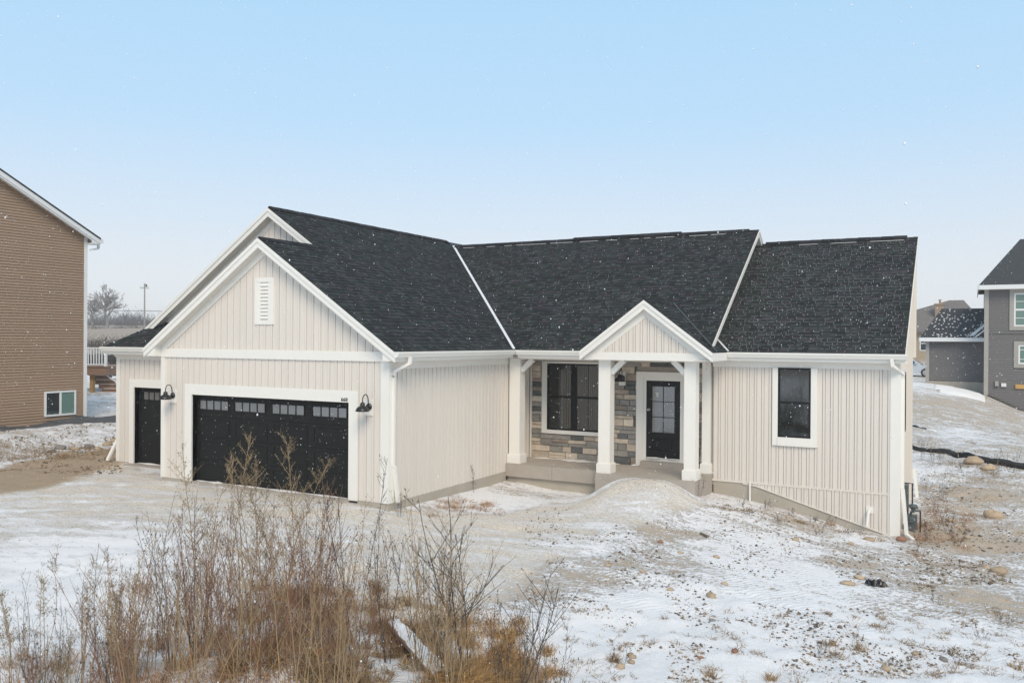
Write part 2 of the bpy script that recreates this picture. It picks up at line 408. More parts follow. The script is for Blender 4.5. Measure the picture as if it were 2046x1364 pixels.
# the gravel drive: thin snow near the garage, more of it down by the street
street = sm(-P2[:, 1] - .35 * (P2[:, 0] + 2), 2.5, 9.)
snow = snow * (1 - grav) + grav * (.515 + .10 * street)
fg = 1 - sm((P2 - C[:2]) @ F[:2], 10.5, 13.5)
snow = snow + .12 * fg * (1 - grav)
snow = np.where(brown > 0, snow * (1 - brown) + .40 * brown, snow)
for (u, v, r, s_) in [(1120, 1090, .6, .16), (1200, 1050, .5, .16), (1290, 1020, .5, .10), (1560, 1130, 1.2, .12), (1300, 1230, 1.3, .18), (1660, 1240, 1.6, .16), (1400, 1300, 1.2, .14), (120, 1200, 2.5, .2), (250, 1080, 2., .1),
                    (1330, 1065, .8, -.08), (1390, 1130, .8, -.07), (1230, 1130, 1.1, -.07), (1550, 1120, .6, -.12), (1690, 1130, .8, -.12), (1740, 1205, .8, -.10), (1900, 1130, 1.4, -.06), (1960, 1200, 1.2, -.12), (1100, 1180, 1.0, -.12), (1880, 1080, 1.0, -.10), (1990, 1090, 1.5, -.06), (1950, 990, 1.3, -.10), (1850, 950, 1., .12), (1930, 870, 1.5, .1), (1880, 800, 3, -.06), (1910, 775, 1.2, .35), (1840, 770, 2., .2), (1000, 1000, .9, .1), (1600, 1045, .8, -.1), (560, 1270, 1.2, .03), (740, 1290, .9, .08)]:
    snow = snow + s_ * blob(u, v, r)
veg = np.zeros(len(P2))
for (u, v, r, s_) in [(700, 1250, 1.0, .6), (450, 1300, .9, .6), (1000, 1340, 1.0, .8), (1880, 1070, 1.0, .7), (1850, 1000, .7, .5), (60, 905, 1.5, .8), (130, 900, 1., .7), (900, 1005, .8, .4), (1650, 1030, .5, .5)]:
    veg = np.maximum(veg, s_ * blob(u, v, r))
snow = snow * (1 - far) + far * (.37 + .2 * fbm(P2[:, 0], P2[:, 1], 60, 3, 4))
brown2 = np.clip(np.maximum(brown * .8, veg * .35) + back * .12, 0, 1)
gm = np.stack([np.clip(grav, 0, 1), np.clip(snow, 0, 1), brown2, np.clip(far, 0, 1)], 1)

t = NT('ground')
at = t.attr('tint'); sep = t.n.new('ShaderNodeSeparateColor'); t.link(at.outputs['Color'], sep.inputs[0])
G_, S_, B_ = sep.outputs[0], sep.outputs[1], sep.outputs[2]
n0 = t.noise(.9, 5, .6, stretch=(.6, 1.5, 1, .15)); n1 = t.noise(3.5, 6, .65, stretch=(.7, 1.6, 1, .2)); n2 = t.noise(16, 6, .7); n3 = t.noise(75, 4, .7)
mps = t.n.new('ShaderNodeMapping'); mps.vector_type = 'TEXTURE'; mps.inputs['Rotation'].default_value = (0, 0, RAD(24)); mps.inputs['Scale'].default_value = (3.2, .34, 1); t.link(t.tc.outputs['Object'], mps.inputs[0])
streak = t.noise(1.0, 5, .62, vec=mps.outputs[0])
wv = t.n.new('ShaderNodeTexWave'); wv.inputs['Scale'].default_value = 3.4; wv.inputs['Distortion'].default_value = 5.; wv.inputs['Detail'].default_value = 2.5; wv.inputs['Detail Scale'].default_value = 1.2
mp = t.n.new('ShaderNodeMapping'); mp.inputs['Rotation'].default_value = (0, 0, RAD(35)); t.link(t.tc.outputs['Object'], mp.inputs[0]); t.link(mp.outputs[0], wv.inputs['Vector'])
tread_m = t.math('MULTIPLY', t.step(t.noise(.75, 3, .6), .53, .62), t.math('SUBTRACT', 1., G_))
tread = t.math('MULTIPLY', t.math('SUBTRACT', wv.outputs[1], .5), tread_m)
cov = t.math('ADD', t.math('MULTIPLY', n0, .22), t.math('ADD', t.math('MULTIPLY', n1, .26), t.math('ADD', t.math('MULTIPLY', n2, .42), t.math('MULTIPLY', n3, .24))))
cov = t.math('ADD', cov, t.math('MULTIPLY', tread, -.055))
thr = t.math('MULTIPLY_ADD', S_, -.66, .94)             # more coverage -> lower threshold
cov = t.math('ADD', cov, t.math('MULTIPLY', G_, t.math('MULTIPLY_ADD', streak, .5, -.25)))
wid = t.math('MULTIPLY_ADD', G_, .055, .035)
sn = t.step(cov, t.math('SUBTRACT', thr, wid), t.math('ADD', thr, wid))
soil = t.mix(n2, (.42, .325, .235), (.66, .555, .44)); soil = t.mix(t.step(n1, .35, .7), soil, (.60, .505, .405))
peb = t.n.new('ShaderNodeTexVoronoi'); peb.inputs['Scale'].default_value = 42; t.link(t.tc.outputs['Object'], peb.inputs['Vector'])
pebc = t.n.new('ShaderNodeSeparateColor'); t.link(peb.outputs['Color'], pebc.inputs[0])
gravel = t.mix(n2, (.85, .765, .665), (.97, .895, .80)); gravel = t.mix(t.step(streak, .35, .68), t.mix(1., gravel, (.80, .78, .75), 'MULTIPLY'), gravel); gravel = t.mix(1., gravel, t.math('MULTIPLY_ADD', pebc.outputs[0], .5, .72), 'MULTIPLY')
gravel = t.mix(1., gravel, t.math('MULTIPLY_ADD', n1, .5, .80), 'MULTIPLY')
veg_c = t.mix(n2, (.20, .13, .07), (.42, .30, .18))
col = t.mix(G_, soil, gravel); col = t.mix(t.math('MULTIPLY', B_, .8), col, veg_c)
field = t.mix(t.noise(.03, 4), (.42, .33, .25), (.30, .245, .20)); col = t.mix(at.outputs['Alpha'], col, field)
snowc = t.mix(n1, (.885, .885, .905), (.93, .925, .94))
col = t.mix(sn, col, snowc)
t.base(col, .9)
h = t.math('ADD', t.math('MULTIPLY', n2, .5), t.math('ADD', t.math('MULTIPLY', n3, .35), t.math('ADD', t.math('MULTIPLY', tread, .22), t.math('MULTIPLY', sn, .22))))
t.bump(h, .9, .06)
ground = np_mesh('ground', V, FC, 'ground', colors=gm, smooth=True)
tag(ground, kind='structure')

# ---------------------------------------------------------------- the house
rng = random.Random(7)
house = empty('house', (0, 0, 0), 'single-storey cream board-and-batten house with dark shingle roof and black garage doors', 'house')
K8 = 2 / 3.
EZ = 3.25
# walls: sheathing boxes (boards sit on the outer face)
def part(name, mat, parent, fn, **kw):
    b = MB(); fn(b); return b.build(name, mat, parent, **kw)

_board_cache = {}
def siding(wall, org, e, n, s0, s1, pitch, zlo, zhi, openings=(), kinks=(), mat='siding'):
    """vertical boards with a raised batten; every board is an object of its own."""
    e = np.array(e, float); n = np.array(n, float); org = np.array(org, float)
    k = max(1, int(math.ceil((s1 - s0) / pitch - .3))); pw = (s1 - s0) / k
    for i in range(k):
        a_, b_ = s0 + i * pw, s0 + (i + 1) * pw
        prof = [(a_, .0), (a_ + .009, .0), (a_ + .011, .018), (b_ - .062, .018), (b_ - .059, .003), (b_ - .049, .003), (b_ - .046, .032), (b_ - .003, .032), (b_, .0)]
        cuts = sorted(set([a_, b_] + [q for o in openings for q in o[:2] if a_ < q < b_]))
        for ca, cb in zip(cuts, cuts[1:]):
            if cb - ca < .003: continue
            mid = (ca + cb) / 2
            zr = [(None, None)]
            segs = []; ops = sorted([o for o in openings if o[0] <= mid <= o[1]], key=lambda o: o[2])
            lo = 'lo'
            for o in ops: segs.append((lo, o[2])); lo = o[3]
            segs.append((lo, 'hi'))
            pts = [p for p in prof if ca < p[0] < cb]
            def dep(s):
                for (p, dp), (q, dq) in zip(prof, prof[1:]):
                    if p <= s <= q: return dp + (dq - dp) * (s - p) / (q - p + 1e-9)
                return 0
            pts = [(ca, dep(ca))] + pts + [(cb, dep(cb))]
            for kk in kinks:
                if ca < kk < cb and all(abs(p[0] - kk) > .004 for p in pts): pts.append((kk, dep(kk)))
            pts.sort()
            for l_, h_ in segs:
                zb = [zlo(p[0]) if l_ == 'lo' else l_ for p in pts]; zt = [zhi(p[0]) if h_ == 'hi' else h_ for p in pts]
                if max(t_ - q for t_, q in zip(zt, zb)) < .03: continue
                zt = [max(t_, q + .001) for t_, q in zip(zt, zb)]
                key = (mat, tuple(e), tuple(n), tuple(round(p[0] - ca, 4) for p in pts), tuple(round(q - zb[0], 4) for q in zb), tuple(round(q - zb[0], 4) for q in zt))
                me = _board_cache.get(key)
                if me is None:
                    b = MB(); vs = []; m_ = len(pts)
                    for (s_, d_), q, t_ in zip(pts, zb, zt):
                        for zz in (q, t_):
                            for dd in (0., d_ + .001): vs.append(e * (s_ - ca) + n * dd + np.array((0, 0, zz - zb[0])))
                    fs = []
                    for j in range(m_ - 1):
                        p0, p1 = 4 * j, 4 * j + 4
                        fs += [(p0 + 1, p1 + 1, p1 + 3, p0 + 3), (p0, p0 + 1, p1 + 1, p1)[::-1], (p0 + 2, p0 + 3, p1 + 3, p1 + 2)]
                    b.add(vs, fs); me = b.mesh('siding_board', mat); _board_cache[key] = me
                link('siding_board', me, wall, org + e * ca + np.array((0, 0, zb[0])))

const = lambda v: (lambda s: v)
ZS, ZF = .025, 2.875
# --- garage front, two-car bay (faces -Y)
DX1, DX2, DZ = -5.92, -1.04, 2.125
w = part('wall', 'sheathing', house, lambda b: (b.box(-7.0, DX1 - .0, .0, .2, -.0, 3.24), b.box(DX2, 0, .0, .2, -.0, 3.24), b.box(DX1, DX2, .0, .2, DZ, 3.24)), label='garage front wall of vertical siding')
siding(w, (0, 0, 0), (1, 0, 0), (0, -1, 0), -6.88, -.16, .205, const(ZS), const(3.04), openings=[(DX1 - .2, DX2 + .2, -.1, 2.36)])
gz = lambda s: 5.81 - .36 - K8 * abs(s + 3.5)
wg = part('gable_wall', 'sheathing', house, lambda b: b.prism([(-6.95, .0, 3.24), (-.05, .0, 3.24), (-3.5, .0, 5.54)], (0, .2, 0)), label='garage front gable wall of vertical siding')
siding(wg, (0, 0, 0), (1, 0, 0), (0, -1, 0), -6.8, -.2, .205, const(3.24), gz, openings=[(-3.80, -3.27, 3.88, 4.86)], kinks=(-3.5,))
# --- single bay front
SX1, SX2 = -9.63, -7.19
w = part('wall', 'sheathing', house, lambda b: (b.box(-10.35, SX1, 1.22, 1.42, -.0, 3.1), b.box(SX2, -7.0, 1.22, 1.42, -.0, 3.1), b.box(SX1, SX2, 1.22, 1.42, 2.13, 3.1)))
siding(w, (0, 1.22, 0), (1, 0, 0), (0, -1, 0), -10.22, -7.01, .205, const(ZS), const(2.9), openings=[(SX1 - .2, SX2 + .15, -.1, 2.33)])
# rear (higher) gable
wr = part('gable_wall', 'sheathing', house, lambda b: b.prism([(-9.9, 1.95, 3.6), (-.6, 1.95, 3.6), (-5.1, 1.95, 6.72)], (0, .2, 0)), label='upper garage gable wall set back above the single door')
siding(wr, (0, 1.95, 0), (1, 0, 0), (0, -1, 0), -9.6, -3.3, .205, const(3.85), lambda s: 6.877 - .36 - K8 * abs(s + 5.1), kinks=(-5.1,))
# --- garage right side (faces +X)
w = part('wall', 'sheathing', house, lambda b: b.box(-.2, 0, .2, 6.6, -.0, 3.1), label='garage side wall of vertical siding')
siding(w, (0, 0, 0), (0, 1, 0), (1, 0, 0), .16, 5.26, .174, const(ZS), const(ZF))
# return wall in the porch, past the first column
siding(w, (0, 0, 0), (0, 1, 0), (1, 0, 0), 5.6, 6.45, .174, const(.25), const(2.95))
# left and rear walls
part('wall', 'sheathing', house, lambda b: b.box(-10.35, -10.15, 1.42, 15.0, 0, 3.1))
part('wall', 'sheathing', house, lambda b: (b.box(-10.35, 5.25, 14.8, 15.0, -.3, 3.1), b.prism([(-10.2, 15., 3.1), (0., 15., 3.1), (-5.1, 15., 6.6)], (0, -.2, 0))))
part('wall', 'sheathing', house, lambda b: b.box(5.25, 9.44, 10.45, 10.62, -.9, 6.2))
# --- right wing front
WX1, WX2, WZ1, WZ2 = 6.82, 7.57, 1.245, 2.89
w = part('wall', 'sheathing', house, lambda b: b.prism([(5.25, 6.24, -.02), (5.25, 6.24, 3.1), (9.44, 6.24, 3.1), (9.44, 6.24, -.84), (6.5, 6.24, -.30), (6.2, 6.24, -.02)], (0, .2, 0)), label='right wing front wall of vertical siding')
siding(w, (0, 6.24, 0), (1, 0, 0), (0, -1, 0), 5.27, 9.27, .174, const(.12), const(2.885), openings=[(WX1 - .13, WX2 + .13, WZ1 - .16, 3.1)])
slope_b = lambda s: (.07 - (s - 6.15) * .288)
siding(w, (0, 6.24, 0), (1, 0, 0), (0, -1, 0), 6.24, 9.27, .174, slope_b, const(.075))
part('band', 'siding', house, lambda b: b.box(5.25, 9.28, 6.205, 6.245, .072, .122))
part('band', 'siding', house, lambda b: b.prism([(6.0, 6.20, .075), (6.3, 6.20, .045), (9.3, 6.20, -.82), (9.3, 6.20, -.85), (6.3, 6.20, .015), (6.0, 6.20, .045)], (0, .04, 0)))
# --- right wing side (faces +X)
w = part('wall', 'sheathing', house, lambda b: b.prism([(9.24, 6.44, -.9), (9.24, 6.44, 3.1), (9.24, 6.6, 3.3), (9.24, 10.44, 5.9), (9.24, 10.44, -.9)], (.2, 0, 0)))
siding(w, (9.44, 0, 0), (0, 1, 0), (1, 0, 0), 6.4, 10.6, .205, const(-.82), lambda s: 6.325 - .26 - K8 * abs(s - 10.56), openings=[(7.10, 7.72, 1.40, 2.82)])
part('corner_board', 'soffit', house, lambda b: (b.box(9.44, 9.475, 10.5, 10.66, -.85, 3.1), b.box(9.30, 9.55, 10.62, 10.70, 3.1, 6.22)))
# --- main gable wall that shows above the wing roof (faces +X)
w = part('gable_wall', 'sheathing', house, lambda b: (b.prism([(5.05, 6.6, 3.3), (5.05, 14.9, 2.8), (5.05, 10.125, 6.5)], (.2, 0, 0)), b.box(5.05, 5.25, 6.3, 6.6, .24, 3.3)))
siding(w, (5.25, 0, 0), (0, 1, 0), (1, 0, 0), 5.6, 12.5, .205, lambda s: 3.3 + K8 * ((10.56 - abs(s - 10.56)) - 5.95) - .3, lambda s: 6.70 - .30 - K8 * abs(s - 10.125), kinks=(10.125, 10.56))
# --- porch rear wall with stone
STY = 6.6
ws = part('stone_wall', 'mortar', house, lambda b: b.box(.0, 5.05, STY, STY + .2, .2, 3.05), label='porch wall of mixed grey and tan stone veneer')

# --- foundation and porch slab
for bx_ in ((-.02, .025, .06, 5.15, -.6, .03), (-.80, .03, -.02, .06, -.5, .022), (-6.98, -5.95, -.02, .1, -.4, .022), (-10.33, -9.66, 1.2, 1.4, -.3, .022), (-10.34, -10.1, 1.4, 14.9, -.3, .02)): part('foundation', 'foundation', house, lambda b: b.box(*bx_))
part('foundation', 'foundation', house, lambda b: b.prism([(5.28, 6.225, -1.2), (5.28, 6.225, .07), (6.0, 6.225, .07), (9.44, 6.225, -.82), (9.44, 6.225, -1.4)], (0, .2, 0)))
part('foundation', 'foundation', house, lambda b: b.box(9.26, 9.455, 6.5, 10.6, -1.6, -.80)); part('foundation', 'foundation', house, lambda b: b.box(.03, 2.75, 5.22, 5.5, -.9, -.09))
slab = part('porch_slab', 'concrete', house, lambda b: (b.box(.028, 1.378, 5.13, 6.62, -.09, .24), b.box(1.386, 2.745, 5.13, 6.62, -.09, .24)), label='tan concrete porch slab')
part('slab_block', 'concrete', slab, lambda b: b.box(2.748, 5.245, 4.74, 6.62, -.8, .243), label='thicker concrete block under the entry columns')
part('door_step', 'concrete', slab, lambda b: b.box(3.34, 4.45, 6.30, 6.6, .244, .40))
part('apron', 'concrete', house, lambda b: (b.box(SX1 - .1, SX2 + .1, .95, 1.4, -.06, .012), b.box(DX1, DX2, -.02, .2, -.08, .006)))

# --- trims on the front
part('frieze', 'trim', house, lambda b: b.box(-7.0, .034, -.06, .0, 3.03, 3.24))
part('corner_board', 'trim', house, lambda b: (b.box(-7.012, -6.87, -.045, -.0, ZS, 3.03), b.box(-7.012, -6.998, .0, 1.2, ZS, 3.05)))
part('corner_board', 'trim', house, lambda b: (b.box(-.17, .045, -.045, .0, ZS, 3.03), b.box(-.0, .045, .0, .15, ZS, 3.03)))
part('corner_board', 'trim', house, lambda b: (b.box(-10.382, -10.23, 1.19, 1.22, ZS, 2.9), b.box(-10.382, -10.35, 1.22, 1.36, ZS, 2.9)))
part('corner_board', 'trim', house, lambda b: (b.box(9.27, 9.485, 6.195, 6.24, -.83, 2.9), b.box(9.44, 9.485, 6.24, 6.39, -.83, 2.9)))
part('frieze', 'trim', house, lambda b: b.box(-10.38, -7.0, 1.185, 1.22, 2.9, 3.06))
part('frieze', 'trim', house, lambda b: b.box(.0, .036, .15, 5.26, 2.87, 3.06))
part('frieze', 'trim', house, lambda b: b.box(5.25, 9.472, 6.2, 6.24, 2.885, 3.06))
for sgn in (-1, 1):   # raking frieze of the front gable
    part('rake_frieze', 'trim', house, lambda b: b.prism([(-3.5, -.055, 5.70), (-3.5, -.055, 5.445), (-3.5 + sgn * 3.31, -.055, 3.24), (-3.5 + sgn * 3.5, -.055, 3.24), (-3.5 + sgn * 3.6, -.055, 3.30)], (0, .055, 0)))
    part('rake_frieze', 'trim', house, lambda b: b.prism([(-5.1, 1.92, 6.76), (-5.1, 1.92, 6.52), (-5.1 + sgn * 3.9, 1.92, 6.52 - 2.6), (-5.1 + sgn * 4.26, 1.92, 6.52 - 2.6)], (0, .03, 0)))

# --- garage doors
def garage_door(x0, x1, y, h, wins, label):
    d = part('garage_door', 'door_black', house, lambda b: b.box(x0, x1, y + .03, y + .08, 0.004, h), label=label)
    nsec = 4; sh = h / nsec; npan = len(wins)
    for i in range(nsec):
        def sec(b):
            z0, z1 = i * sh + .006, (i + 1) * sh - .006
            b.box(x0 + .005, x1 - .005, y + .012, y + .03, z0 + (.004 if i == 0 else 0), z1)
            if i < nsec - 1:
                pw_ = (x1 - x0) / npan
                for j in range(npan):
                    a_ = x0 + j * pw_ + .09; c_ = x0 + (j + 1) * pw_ - .09
                    for zz in (z0 + .06, z1 - .06 - .02): b.box(a_, c_, y + .002, y + .012, zz, zz + .02)
                    for q in (a_, c_ - .02): b.box(q, q + .02, y + .002, y + .012, z0 + .08, z1 - .08)
                    b.box(a_ + .05, c_ - .05, y + .006, y + .012, z0 + .11, z1 - .11)
        part('door_panel', 'door_black', d, sec)
    part('bottom_seal', 'black_trim', d, lambda b: b.box(x0 + .01, x1 - .01, y + .0, y + .05, .004, .03))
    for (a_, c_, z0, z1) in wins:
        def fr(b):
            t_ = .022
            b.box(a_ - t_, c_ + t_, y - .006, y + .012, z0 - t_, z0); b.box(a_ - t_, c_ + t_, y - .006, y + .012, z1, z1 + t_)
            b.box(a_ - t_, a_, y - .006, y + .012, z0, z1); b.box(c_, c_ + t_, y - .006, y + .012, z0, z1)
            for q in range(1, 4):
                xm = a_ + (c_ - a_) * q / 4; b.box(xm - .012, xm + .012, y - .004, y + .012, z0, z1)
        part('window_frame', 'black_trim', d, fr)
        for q in range(4):
            xa, xb = a_ + (c_ - a_) * q / 4 + .012, a_ + (c_ - a_) * (q + 1) / 4 - .012
            part('pane', 'glass_grey', d, lambda b: b.add([(xa, y + .010, z0), (xb, y + .010, z0), (xb, y + .007 + .002 * (q % 2), z1), (xa, y + .007, z1)], [(0, 1, 2, 3)]).box(xa, xb, y + .0105, y + .0118, z0, z1))
    return d
garage_door(DX1, DX2, .12, DZ, [(-5.82, -4.85, 1.77, 1.98), (-4.625, -3.66, 1.77, 1.98), (-3.43, -2.46, 1.77, 1.98), (-2.20, -1.23, 1.77, 1.98)], 'wide black two-car garage door')
garage_door(SX1, SX2, 1.34, 2.13, [(-9.42, -8.55, 1.79, 2.0), (-8.27, -7.40, 1.79, 2.0)], 'narrow black single garage door')
def door_trim(x0, x1, y, h, yr, zt, wd):
    part('door_trim', 'trim', house, lambda b: (b.box(x0 - wd, x0 + .0, y - .04, yr, .006, zt), b.box(x1, x1 + wd, y - .04, yr, .006, zt), b.box(x0, x1, y - .04, yr, h, zt)))
door_trim(DX1, DX2, 0, DZ, .19, 2.38, .245)
door_trim(SX1, SX2, 1.22, 2.13, 1.41, 2.35, .19)
# house number 660 on the header
cu = bpy.data.curves.new('num', 'FONT'); cu.body = '660'; cu.size = .112; cu.extrude = .006; cu.space_character = 1.12
tmp = bpy.data.objects.new('num', cu); COL.objects.link(tmp); bpy.context.view_layer.update()
me = bpy.data.meshes.new_from_object(tmp.evaluated_get(bpy.context.evaluated_depsgraph_get())); bpy.data.objects.remove(tmp)
me.materials.clear(); me.materials.append(M['metal_black'])
num = link('house_number', me, house, (-1.245, -.047, 2.15)); num.rotation_euler = (RAD(90), 0, 0); num['label'] = 'small black numerals 660 on the garage door header'

# --- gable vent
v_ = part('gable_vent', 'trim', house, lambda b: (b.box(-3.83, -3.745, -.05, .0, 3.83, 4.91), b.box(-3.325, -3.24, -.05, .0, 3.83, 4.91), b.box(-3.745, -3.325, -.05, .0, 3.83, 3.93), b.box(-3.745, -3.325, -.05, 0, 4.81, 4.91), b.box(-3.745, -3.325, -.012, .0, 3.93, 4.81), b.box(-3.745, -3.65, -.04, -.012, 3.93, 4.81), b.box(-3.42, -3.325, -.04, -.012, 3.93, 4.81)), label='white louvred vent in the gable')
for i in range(10):
    z0 = 3.96 + i * .084
    part('slat', 'trim', v_, lambda b: b.prism([(-3.65, -.014, z0 + .075), (-3.65, -.014, z0 + .055), (-3.65, -.045, z0), (-3.65, -.045, z0 + .02)], (.23, 0, 0)))

# --- windows
def window(x0, x1, z0, z1, y, units, trim_l, trim_r, trim_t, trim_b, label, axis_x=True):
    f_ = (lambda b, a0, a1, d0, d1, c0, c1: b.box(a0, a1, y - d1, y - d0, c0, c1))
    wdw = part('window', 'black_trim', house, lambda b: f_(b, x0, x1, -.02, .004, z0, z1), label=label)
    part('trim', 'trim', wdw, lambda b: (f_(b, x0 - trim_l, x0, -.01, .05, z0 - trim_b, z1 + trim_t), f_(b, x1, x1 + trim_r, -.01, .05, z0 - trim_b, z1 + trim_t), f_(b, x0, x1, -.01, .05, z1, z1 + trim_t)))
    part('sill', 'trim', wdw, lambda b: f_(b, x0, x1, -.01, .07, z0 - trim_b, z0))
    n_ = units; gap = .07 if n_ > 1 else 0
    uw = (x1 - x0 - gap * (n_ - 1)) / n_
    for i in range(n_):
        a0 = x0 + i * (uw + gap); a1 = a0 + uw; zm = (z0 + z1) / 2
        def fr(b):
            t_ = .045
            for q0, q1 in ((a0, a0 + t_), (a1 - t_, a1)): f_(b, q0, q1, .004, .04, z0, z1)
            for q0, q1 in ((z0, z0 + t_), (z1 - t_, z1), (zm - .03, zm + .03)): f_(b, a0 + t_, a1 - t_, .004, .036, q0, q1)
        part('frame', 'black_trim', wdw, fr)
        for q0, q1, dd in ((z0 + .045, zm - .03, .010), (zm + .03, z1 - .045, .016)):
            part('pane', 'glass', wdw, lambda b: f_(b, a0 + .046, a1 - .046, .005, dd, q0, q1))
            part('muntin', 'black_trim', wdw, lambda b: f_(b, (a0 + a1) / 2 - .008, (a0 + a1) / 2 + .008, dd + .001, dd + .006, q0, q1)) if n_ > 1 else None
    if n_ > 1: part('mullion', 'black_trim', wdw, lambda b: f_(b, x0 + uw, x0 + uw + gap, .004, .045, z0, z1))
    return wdw
window(WX1, WX2, WZ1, WZ2, 6.24 - .02, 1, .125, .145, .0, .2, 'black single-hung window in white trim')
window(.53, 2.14, 1.04, 2.87, STY, 2, .16, .16, .06, .10, 'black double window in the stone wall')
# narrow window on the wing's side wall
sw = part('window', 'trim', house, lambda b: (b.box(9.44, 9.48, 7.0, 7.10, 1.30, 2.9), b.box(9.44, 9.48, 7.72, 7.82, 1.30, 2.9), b.box(9.44, 9.48, 7.10, 7.72, 1.30, 1.40), b.box(9.44, 9.48, 7.10, 7.72, 2.8, 2.9)))
part('frame', 'black_trim', sw, lambda b: (b.box(9.44, 9.495, 7.10, 7.16, 1.40, 2.8), b.box(9.44, 9.495, 7.66, 7.72, 1.40, 2.8), b.box(9.44, 9.495, 7.16, 7.66, 1.40, 1.46), b.box(9.44, 9.495, 7.16, 7.66, 2.74, 2.8), b.box(9.44, 9.49, 7.16, 7.66, 2.07, 2.13)))
part('pane', 'glass', sw, lambda b: b.box(9.44, 9.47, 7.16, 7.66, 1.46, 2.74))

# --- entry door
EX0, EX1, EZ0, EZ1 = 3.41, 4.32, .47, 2.475
dr = part('entry_door', 'black_trim', house, lambda b: (b.box(EX0, EX1, STY - .005, STY + .03, EZ0, EZ1), b.box(EX0 + .002, EX0 + .15, STY - .03, STY - .005, EZ0, EZ1), b.box(EX1 - .15, EX1 - .002, STY - .03, STY - .005, EZ0, EZ1), b.box(EX0 + .15, EX1 - .15, STY - .03, STY - .005, EZ1 - .14, EZ1), b.box(EX0 + .15, EX1 - .15, STY - .03, STY - .005, EZ0, EZ0 + .2), b.box(EX0 + .15, EX1 - .15, STY - .03, STY - .005, 1.0, 1.13), b.box(EX0 + .22, EX1 - .22, STY - .022, STY - .005, .72, .94)), label='black entry door with six glass lights')
px0, px1, pz0, pz1 = EX0 + .15, EX1 - .15, 1.13, EZ1 - .14
for i in range(2):
    for j in range(3):
        a0 = px0 + (px1 - px0) * i / 2 + .009; a1 = px0 + (px1 - px0) * (i + 1) / 2 - .009; b0 = pz0 + (pz1 - pz0) * j / 3 + .009; b1 = pz0 + (pz1 - pz0) * (j + 1) / 3 - .009
        part('pane', 'glass_grey', dr, lambda b: b.box(a0, a1, STY - .014, STY - .005, b0, b1))
part('muntin', 'black_trim', dr, lambda b: (b.box((px0 + px1) / 2 - .009, (px0 + px1) / 2 + .009, STY - .022, STY - .005, pz0, pz1), *[b.box(px0, px1, STY - .021, STY - .005, pz0 + (pz1 - pz0) * j / 3 - .009, pz0 + (pz1 - pz0) * j / 3 + .009) for j in (1, 2)]))
part('door_handle', 'rim', dr, lambda b: b.lathe((EX0 + .075, STY - .03, 1.72), [(.035, 0), (.035, -.015), (.012, -.02), (.012, -.05), (.032, -.06), (.034, -.085), (.02, -.10)], 14, 'y'))
part('sticker', 'plaque', dr, lambda b: b.box(px0 + .09, px0 + .17, STY - .018, STY - .014, pz1 - .27, pz1 - .17))
part('sticker', 'green_sticker', dr, lambda b: b.box(px0 + .08, px0 + .115, STY - .020, STY - .018, pz1 - .255, pz1 - .20))
part('door_frame', 'trim', house, lambda b: (b.box(EX0 - .27, EX0 - .075, STY - .07, STY, .243, 2.70), b.box(EX1 + .075, EX1 + .27, STY - .07, STY, .243, 2.70), b.box(EX0 - .075, EX1 + .075, STY - .07, STY, EZ1 + .075, 2.70),
     b.box(EX0 - .075, EX0, STY - .045, STY, .40, EZ1 + .075), b.box(EX1, EX1 + .075, STY - .045, STY, .40, EZ1 + .075), b.box(EX0, EX1, STY - .045, STY, EZ1, EZ1 + .075), b.box(EX0 - .1, EX1 + .1, STY - .06, STY, .401, .47)))

# --- columns, beams, braces
def column(x0, x1, y0, y1, name='column'):
    c_ = part(name, 'trim', house, lambda b: b.box(x0 + .035, x1 - .035, y0 + .035, y1 - .035, .46, 3.03))
    part('column_base', 'trim', c_, lambda b: (b.box(x0, x1, y0, y1, .246, .47), b.box(x0 + .012, x1 - .012, y0 + .012, y1 - .012, .47, .49)))
    return c_
column(2.725, 3.10, 4.86, 5.22); column(4.895, 5.27 - .03, 4.86, 5.22); column(.036, .42, 5.185, 5.56); column(4.97, 5.245, 6.10, 6.59, 'pilaster')
part('beam', 'trim', house, lambda b: (b.box(2.5, 5.62, 4.9, 5.16, 3.031, 3.2), b.box(.37, 2.5, 5.22, 5.52, 3.0, 3.1), b.box(5.0, 5.24, 5.16, 6.6, 3.0, 3.1)))
part('porch_ceiling', 'soffit', house, lambda b: (b.box(.0, 5.25, 4.97, 6.62, 3.101, 3.12), b.box(.04, 5.0, STY - .03, STY, 2.95, 3.1)))
def brace(a_, b_): 
    part('brace', 'trim', house, lambda b: b.bar(a_, b_, .13, .10, (0, 1, 0)))
brace((3.06, 5.03, 2.72), (3.38, 5.03, 3.03)); brace((4.94, 5.03, 2.72), (4.62, 5.03, 3.03)); brace((.38, 5.36, 2.70), (.70, 5.36, 3.0))
part('stone_edge', 'trim', house, lambda b: b.box(.022, .06, STY - .08, STY, .243, 2.95))

